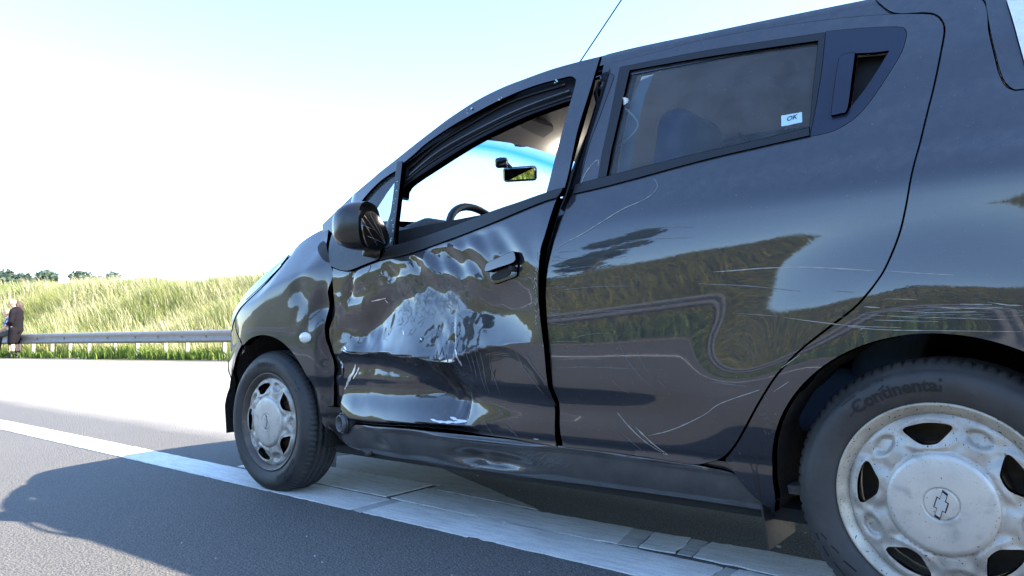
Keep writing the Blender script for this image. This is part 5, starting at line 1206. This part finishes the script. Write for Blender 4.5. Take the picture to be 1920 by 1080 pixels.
# ================================================================ trees beyond the bank, people
far_row = [((86.3, -21.3, 3.6), 3.75, 1.7, 'tallest dark tree on the far skyline, behind the standing people'), ((85.8, -22.9, 3.6), 3.7, 1.5, 'dark rounded tree on the far skyline, just right of the tallest'),
           ((85.4, -24.3, 3.6), 3.7, 1.5, 'broad dark tree in the middle of the far tree row'), ((85.1, -25.6, 3.6), 3.5, 1.2, 'low dark tree at the right end of the far tree row'), ((86.7, -19.6, 3.6), 3.6, 1.6, 'dark tree cut off by the left edge of the photo')]
for i, (l, h, sp, lab) in enumerate(far_row):
    tree('skyline_tree', l, h, sp*1.6, lab, 'tree', 1500, .30, 'leaf_far', 'row of trees on the far skyline', .1, 100+i, 14)
tree('bank_bush', (39.1, -11.9, 2.75), 1.2, .85, 'small pale bush on top of the bank, left of its neighbour', 'bush', 900, .09, 'leaf_far', 'bushes on top of the bank', .0, 41, 10)
tree('bank_bush', (38.8, -12.95, 2.75), 1.05, .8, 'small bush on top of the bank, right of its neighbour', 'bush', 900, .09, 'leaf_far', 'bushes on top of the bank', .0, 42, 10)
# behind the photographer: mirrored in the doors
tree('roadside_tree', (13.6, 20, 3.0), 6.8, 2.2, 'leafy tree behind the photographer, seen only as a reflection in the rear door', 'tree', 5200, .16, 'leaf', None, .2, 51, 16)
for i, (x, y, h, sp) in enumerate([(3, 22.5, 2.4, 2.2), (18, 23, 3.6, 3.0), (24, 24, 4.2, 3.2), (31, 25, 3.2, 3.0)]):
    tree('roadside_bush', (x, y, 2.7), h*.6, sp*1.2, '%s scrubby bush of the row along the bank behind the photographer' % ['first', 'second', 'third', 'last'][i], 'bush', 2600, .13, 'leaf', 'bushes behind the photographer', .0, 60+i, 10)

# people by the far guard rail -----------------------------------------------------------
def blob(name, caps, m, parent, vox=.016, smooth=4):
    """one continuous body grown from tapered limbs"""
    bm = bmesh.new()
    for a, b, ra, rb in caps:
        a, b = Vector(a), Vector(b); d = b-a; L = max(d.length, 1e-4)
        q = d.to_track_quat('Z', 'Y').to_matrix().to_4x4()
        r1 = bmesh.ops.create_cone(bm, cap_ends=True, segments=14, radius1=ra, radius2=rb, depth=L)
        bmesh.ops.transform(bm, matrix=Matrix.Translation((a+b)/2) @ q, verts=r1['verts'])
        for p, r in ((a, ra), (b, rb)):
            s = bmesh.ops.create_uvsphere(bm, u_segments=14, v_segments=8, radius=r); bmesh.ops.translate(bm, vec=p, verts=s['verts'])
    o = from_bm(name, bm, m, parent)
    md = o.modifiers.new('skin_over', 'REMESH'); md.mode = 'VOXEL'; md.voxel_size = vox; md.use_smooth_shade = True
    if smooth: sm = o.modifiers.new('even', 'SMOOTH'); sm.factor = .5; sm.iterations = smooth
    return o
def hand(caps, w, dirn, k=1.0, palm=(0, 0, 1)):
    """palm, four unequal bent fingers and a thumb, added to the body's limbs"""
    w = Vector(w); d = Vector(dirn).normalized(); u = Vector(palm); u = (u-d*u.dot(d)).normalized(); s = d.cross(u)
    caps.append((w, w+d*.07*k, .026*k, .036*k))
    for i, l in enumerate((.062, .075, .07, .052)):
        b = w+d*.075*k+s*(i-1.5)*.021*k; t = b+d*l*.6*k-u*.012*k
        caps += [(b, t, .0105*k, .010*k), (t, t+d*l*.35*k-u*.02*k, .010*k, .0085*k)]
    b = w+d*.02*k-s*.034*k; caps += [(b, b+d*.035*k-s*.02*k, .013*k, .0115*k), (b+d*.035*k-s*.02*k, b+d*.062*k-s*.022*k, .0115*k, .009*k)]
def head(caps, c, f, k=1.0):
    """skull, jaw, nose, ears; f is where the face looks"""
    c = Vector(c); f = Vector(f).normalized(); s = f.cross(Vector((0, 0, 1))).normalized(); u = s.cross(f)
    caps += [(c+u*.03*k-f*.02*k, c+u*.03*k+f*.015*k, .093*k, .088*k), (c+f*.03*k-u*.03*k, c+f*.045*k-u*.085*k, .068*k, .042*k),
             (c+f*.095*k+u*.01*k, c+f*.118*k-u*.02*k, .010*k, .016*k), (c+f*.085*k+u*.03*k-s*.03*k, c+f*.085*k+u*.03*k+s*.03*k, .014*k, .014*k),
             (c+f*.088*k-u*.058*k-s*.02*k, c+f*.088*k-u*.058*k+s*.02*k, .012*k, .012*k),
             (c+s*.088*k+u*.015*k, c+s*.092*k-u*.02*k, .017*k, .014*k), (c-s*.088*k+u*.015*k, c-s*.092*k-u*.02*k, .017*k, .014*k)]
def face(parent, c, f, k=1.0):
    c = Vector(c); f = Vector(f).normalized(); s = f.cross(Vector((0, 0, 1))).normalized(); u = s.cross(f)
    for q in (-1, 1):
        bm = bmesh.new(); bmesh.ops.create_uvsphere(bm, u_segments=8, v_segments=6, radius=.012*k); bmesh.ops.translate(bm, vec=c+f*.094*k+u*.012*k+s*q*.034*k, verts=bm.verts); from_bm('eye', bm, 'sock', parent)
P0 = [(25.33, -5.01)][0]
LOOK = Vector((.25, 1.0, 0)).normalized()      # the three look away to the photo's left along the road
def left_of_photo(k): return Vector((.777*k, .63*k, 0))
# man -----------------------------------------------------------
man = empty('person', (P0[0], P0[1], 0)); tag(man, 'bald man in charcoal hoodie and dark shorts standing by the far guard rail', 'person')
F = Vector((.75, .66, 0)).normalized(); S = F.cross(Vector((0, 0, 1)))
def pt(f, s, z): v = F*f+S*s; return (v.x, v.y, z)
caps = [(pt(0, 0, .95), pt(-.01, 0, 1.2), .15, .155), (pt(-.01, 0, 1.2), pt(-.02, 0, 1.42), .16, .15), (pt(-.02, -.16, 1.43), pt(-.02, .16, 1.43), .075, .075), (pt(0, 0, 1.45), pt(.05, 0, 1.58), .06, .055)]
for q in (-1, 1):
    caps += [(pt(0, .09*q, .92), pt(.03, .10*q, .50), .095, .062), (pt(.03, .10*q, .50), pt(-.01, .11*q, .33), .060, .064), (pt(-.01, .11*q, .33), pt(-.02, .11*q, .09), .060, .038), (pt(-.03, .11*q, .05), pt(.15, .12*q, .035), .042, .034)]
    caps += [(pt(-.03, .20*q, 1.40), pt(-.02, .24*q, 1.12), .055, .044), (pt(-.02, .24*q, 1.12), pt(.20, .10*q, 1.02), .042, .031)]
    hand(caps, pt(.20, .10*q, 1.02), F*.6-S*.7*q+Vector((0, 0, -.15)))
hc = pt(.09, 0, 1.68); head(caps, hc, F+Vector((0, 0, -.25)))
blob('body', caps, 'skin', man); face(man, hc, F+Vector((0, 0, -.25)))
cl = [(pt(0, 0, .98), pt(-.01, 0, 1.2), .172, .18), (pt(-.01, 0, 1.2), pt(-.03, 0, 1.42), .185, .165), (pt(-.02, -.17, 1.42), pt(-.02, .17, 1.42), .092, .092), (pt(-.09, -.07, 1.47), pt(-.09, .07, 1.47), .055, .055), (pt(0, 0, .88), pt(0, 0, .98), .165, .172)]
for q in (-1, 1): cl += [(pt(-.03, .21*q, 1.40), pt(-.02, .25*q, 1.12), .078, .065), (pt(-.02, .25*q, 1.12), pt(.14, .13*q, 1.04), .064, .048)]
blob('hoodie', cl, 'hoodie', man)
cl = [(pt(0, -.05, .88), pt(0, .05, .88), .148, .148)]
for q in (-1, 1): cl += [(pt(0, .09*q, .86), pt(.035, .105*q, .50), .128, .108)]
blob('shorts', cl, 'shorts', man)
for q in (-1, 1):
    blob('sock', [(pt(-.02, .11*q, .08), pt(-.015, .11*q, .21), .048, .055)], 'sock', man, .012)
    blob('shoe', [(pt(-.05, .11*q, .045), pt(.16, .125*q, .035), .050, .042)], 'shoe' if q > 0 else 'shoe_dark', man, .012)
# woman, mostly behind the man ------------------------------------
wl = Vector((P0[0], P0[1], 0)) + left_of_photo(.15) + Vector((.63, -.777, 0))*.34; woman = empty('person', wl)
tag(woman, 'woman with dark hair and dark clothes standing half hidden behind the bald man', 'person')
F = Vector((.55, .83, 0)).normalized(); S = F.cross(Vector((0, 0, 1)))
caps = [(pt(0, 0, .92), pt(0, 0, 1.12), .135, .115), (pt(0, 0, 1.12), pt(0, 0, 1.38), .12, .125), (pt(0, -.14, 1.40), pt(0, .14, 1.40), .06, .06), (pt(0, 0, 1.42), pt(.03, 0, 1.54), .05, .045)]
for q in (-1, 1):
    caps += [(pt(0, .08*q, .90), pt(.02, .09*q, .49), .088, .055), (pt(.02, .09*q, .49), pt(-.02, .09*q, .08), .055, .034), (pt(-.03, .09*q, .045), pt(.13, .10*q, .03), .036, .03)]
    caps += [(pt(0, .18*q, 1.36), pt(-.02, .21*q, 1.10), .045, .037), (pt(-.02, .21*q, 1.10), pt(.12, .12*q, .98), .036, .027)]
    hand(caps, pt(.12, .12*q, .98), F*.7-S*.5*q, .92)
hc = pt(.05, 0, 1.62); head(caps, hc, F, .94); blob('body', caps, 'skin', woman); face(woman, hc, F, .94)
blob('hair', [(pt(.03, 0, 1.68), pt(-.01, 0, 1.66), .098, .10), (pt(-.05, 0, 1.62), pt(-.07, 0, 1.42), .095, .07), (pt(.01, .085, 1.64), pt(-.02, .085, 1.47), .04, .04), (pt(.01, -.085, 1.64), pt(-.02, -.085, 1.47), .04, .04)], 'hair_dark', woman)
cl = [(pt(0, 0, .88), pt(0, 0, 1.12), .155, .14), (pt(0, 0, 1.12), pt(0, 0, 1.38), .145, .145), (pt(0, -.15, 1.39), pt(0, .15, 1.39), .075, .075)]
for q in (-1, 1): cl += [(pt(0, .18*q, 1.36), pt(-.02, .215*q, 1.10), .062, .05), (pt(-.02, .215*q, 1.10), pt(.10, .13*q, 1.0), .05, .038)]
blob('jacket', cl, 'hoodie', woman)
cl = []
for q in (-1, 1): cl += [(pt(0, .08*q, .90), pt(.02, .09*q, .49), .11, .075), (pt(.02, .09*q, .49), pt(-.02, .09*q, .09), .075, .058)]
blob('trousers', cl, 'jeans', woman)
for q in (-1, 1): blob('shoe', [(pt(-.04, .09*q, .04), pt(.13, .10*q, .035), .045, .036)], 'shoe_dark', woman, .012)
# boy sitting on the rail ------------------------------------------
bl = Vector((P0[0], P0[1], 0)) + left_of_photo(.40) + Vector((.63, -.777, 0))*.30; boy = empty('person', bl)
tag(boy, 'fair-haired child in a bright blue patterned shirt sitting on the far guard rail', 'person')
F = Vector((.62, .78, 0)).normalized(); S = F.cross(Vector((0, 0, 1)))
caps = [(pt(-.10, 0, .84), pt(-.06, 0, 1.02), .12, .11), (pt(-.06, 0, 1.02), pt(-.02, 0, 1.18), .11, .105), (pt(-.02, -.11, 1.19), pt(-.02, .11, 1.19), .05, .05), (pt(-.02, 0, 1.2), pt(.02, 0, 1.30), .045, .042)]
for q in (-1, 1):
    caps += [(pt(-.08, .07*q, .80), pt(.27, .10*q, .70), .075, .052), (pt(.27, .10*q, .70), pt(.33, .10*q, .38), .05, .048), (pt(.33, .10*q, .38), pt(.34, .10*q, .08), .046, .032), (pt(.33, .10*q, .045), pt(.48, .11*q, .035), .036, .03)]
    caps += [(pt(-.02, .15*q, 1.16), pt(.02, .18*q, .97), .04, .034), (pt(.02, .18*q, .97), pt(.20, .11*q, .86), .033, .025)]
    hand(caps, pt(.20, .11*q, .86), F*.9+Vector((0, 0, -.3)), .8)
hc = pt(.05, 0, 1.385); head(caps, hc, F, .93); blob('body', caps, 'skin', boy); face(boy, hc, F, .93)
blob('hair', [(pt(.03, 0, 1.44), pt(.0, 0, 1.43), .096, .097), (pt(-.03, 0, 1.40), pt(-.04, 0, 1.34), .075, .06)], 'hair_fair', boy)
cl = [(pt(-.10, 0, .84), pt(-.06, 0, 1.02), .135, .125), (pt(-.06, 0, 1.02), pt(-.02, 0, 1.17), .125, .12), (pt(-.02, -.115, 1.18), pt(-.02, .115, 1.18), .065, .065)]
for q in (-1, 1): cl += [(pt(-.02, .15*q, 1.16), pt(.01, .175*q, 1.02), .062, .058)]
blob('shirt', cl, 'blue_shirt', boy)
cl = []
for q in (-1, 1): cl += [(pt(-.09, .07*q, .80), pt(.27, .10*q, .70), .098, .072), (pt(.27, .10*q, .70), pt(.34, .10*q, .12), .07, .055)]
blob('trousers', cl, 'jeans', boy)
for q in (-1, 1): blob('shoe', [(pt(.32, .10*q, .04), pt(.49, .11*q, .035), .044, .036)], 'shoe_dark', boy, .012)
# crumbs of stone and glass on the tarmac
bm = bmesh.new()
for (x, y, r) in [(*[(0.4833, 0.3115)][0], .006), (*[(0.5231, 0.2174)][0], .003), (*[(1.466, -0.078)][0], .004), (*[(1.872, 0.0559)][0], .004), (*[(0.4668, 0.1218)][0], .003), (*[(0.7561, 0.014)][0], .003), (*[(1.547, 0.1687)][0], .003)] + [(RNG.uniform(-.2, 2), RNG.uniform(.2, 1.6), RNG.uniform(.0015, .003)) for _ in range(30)]:
    s = bmesh.ops.create_icosphere(bm, subdivisions=1, radius=r); bmesh.ops.scale(bm, vec=(1.2, .9, .7), verts=s['verts']); bmesh.ops.translate(bm, vec=(x, y, r*.6), verts=s['verts'])
tag(from_bm('grit', bm, 'gore', None, False), kind='stuff')
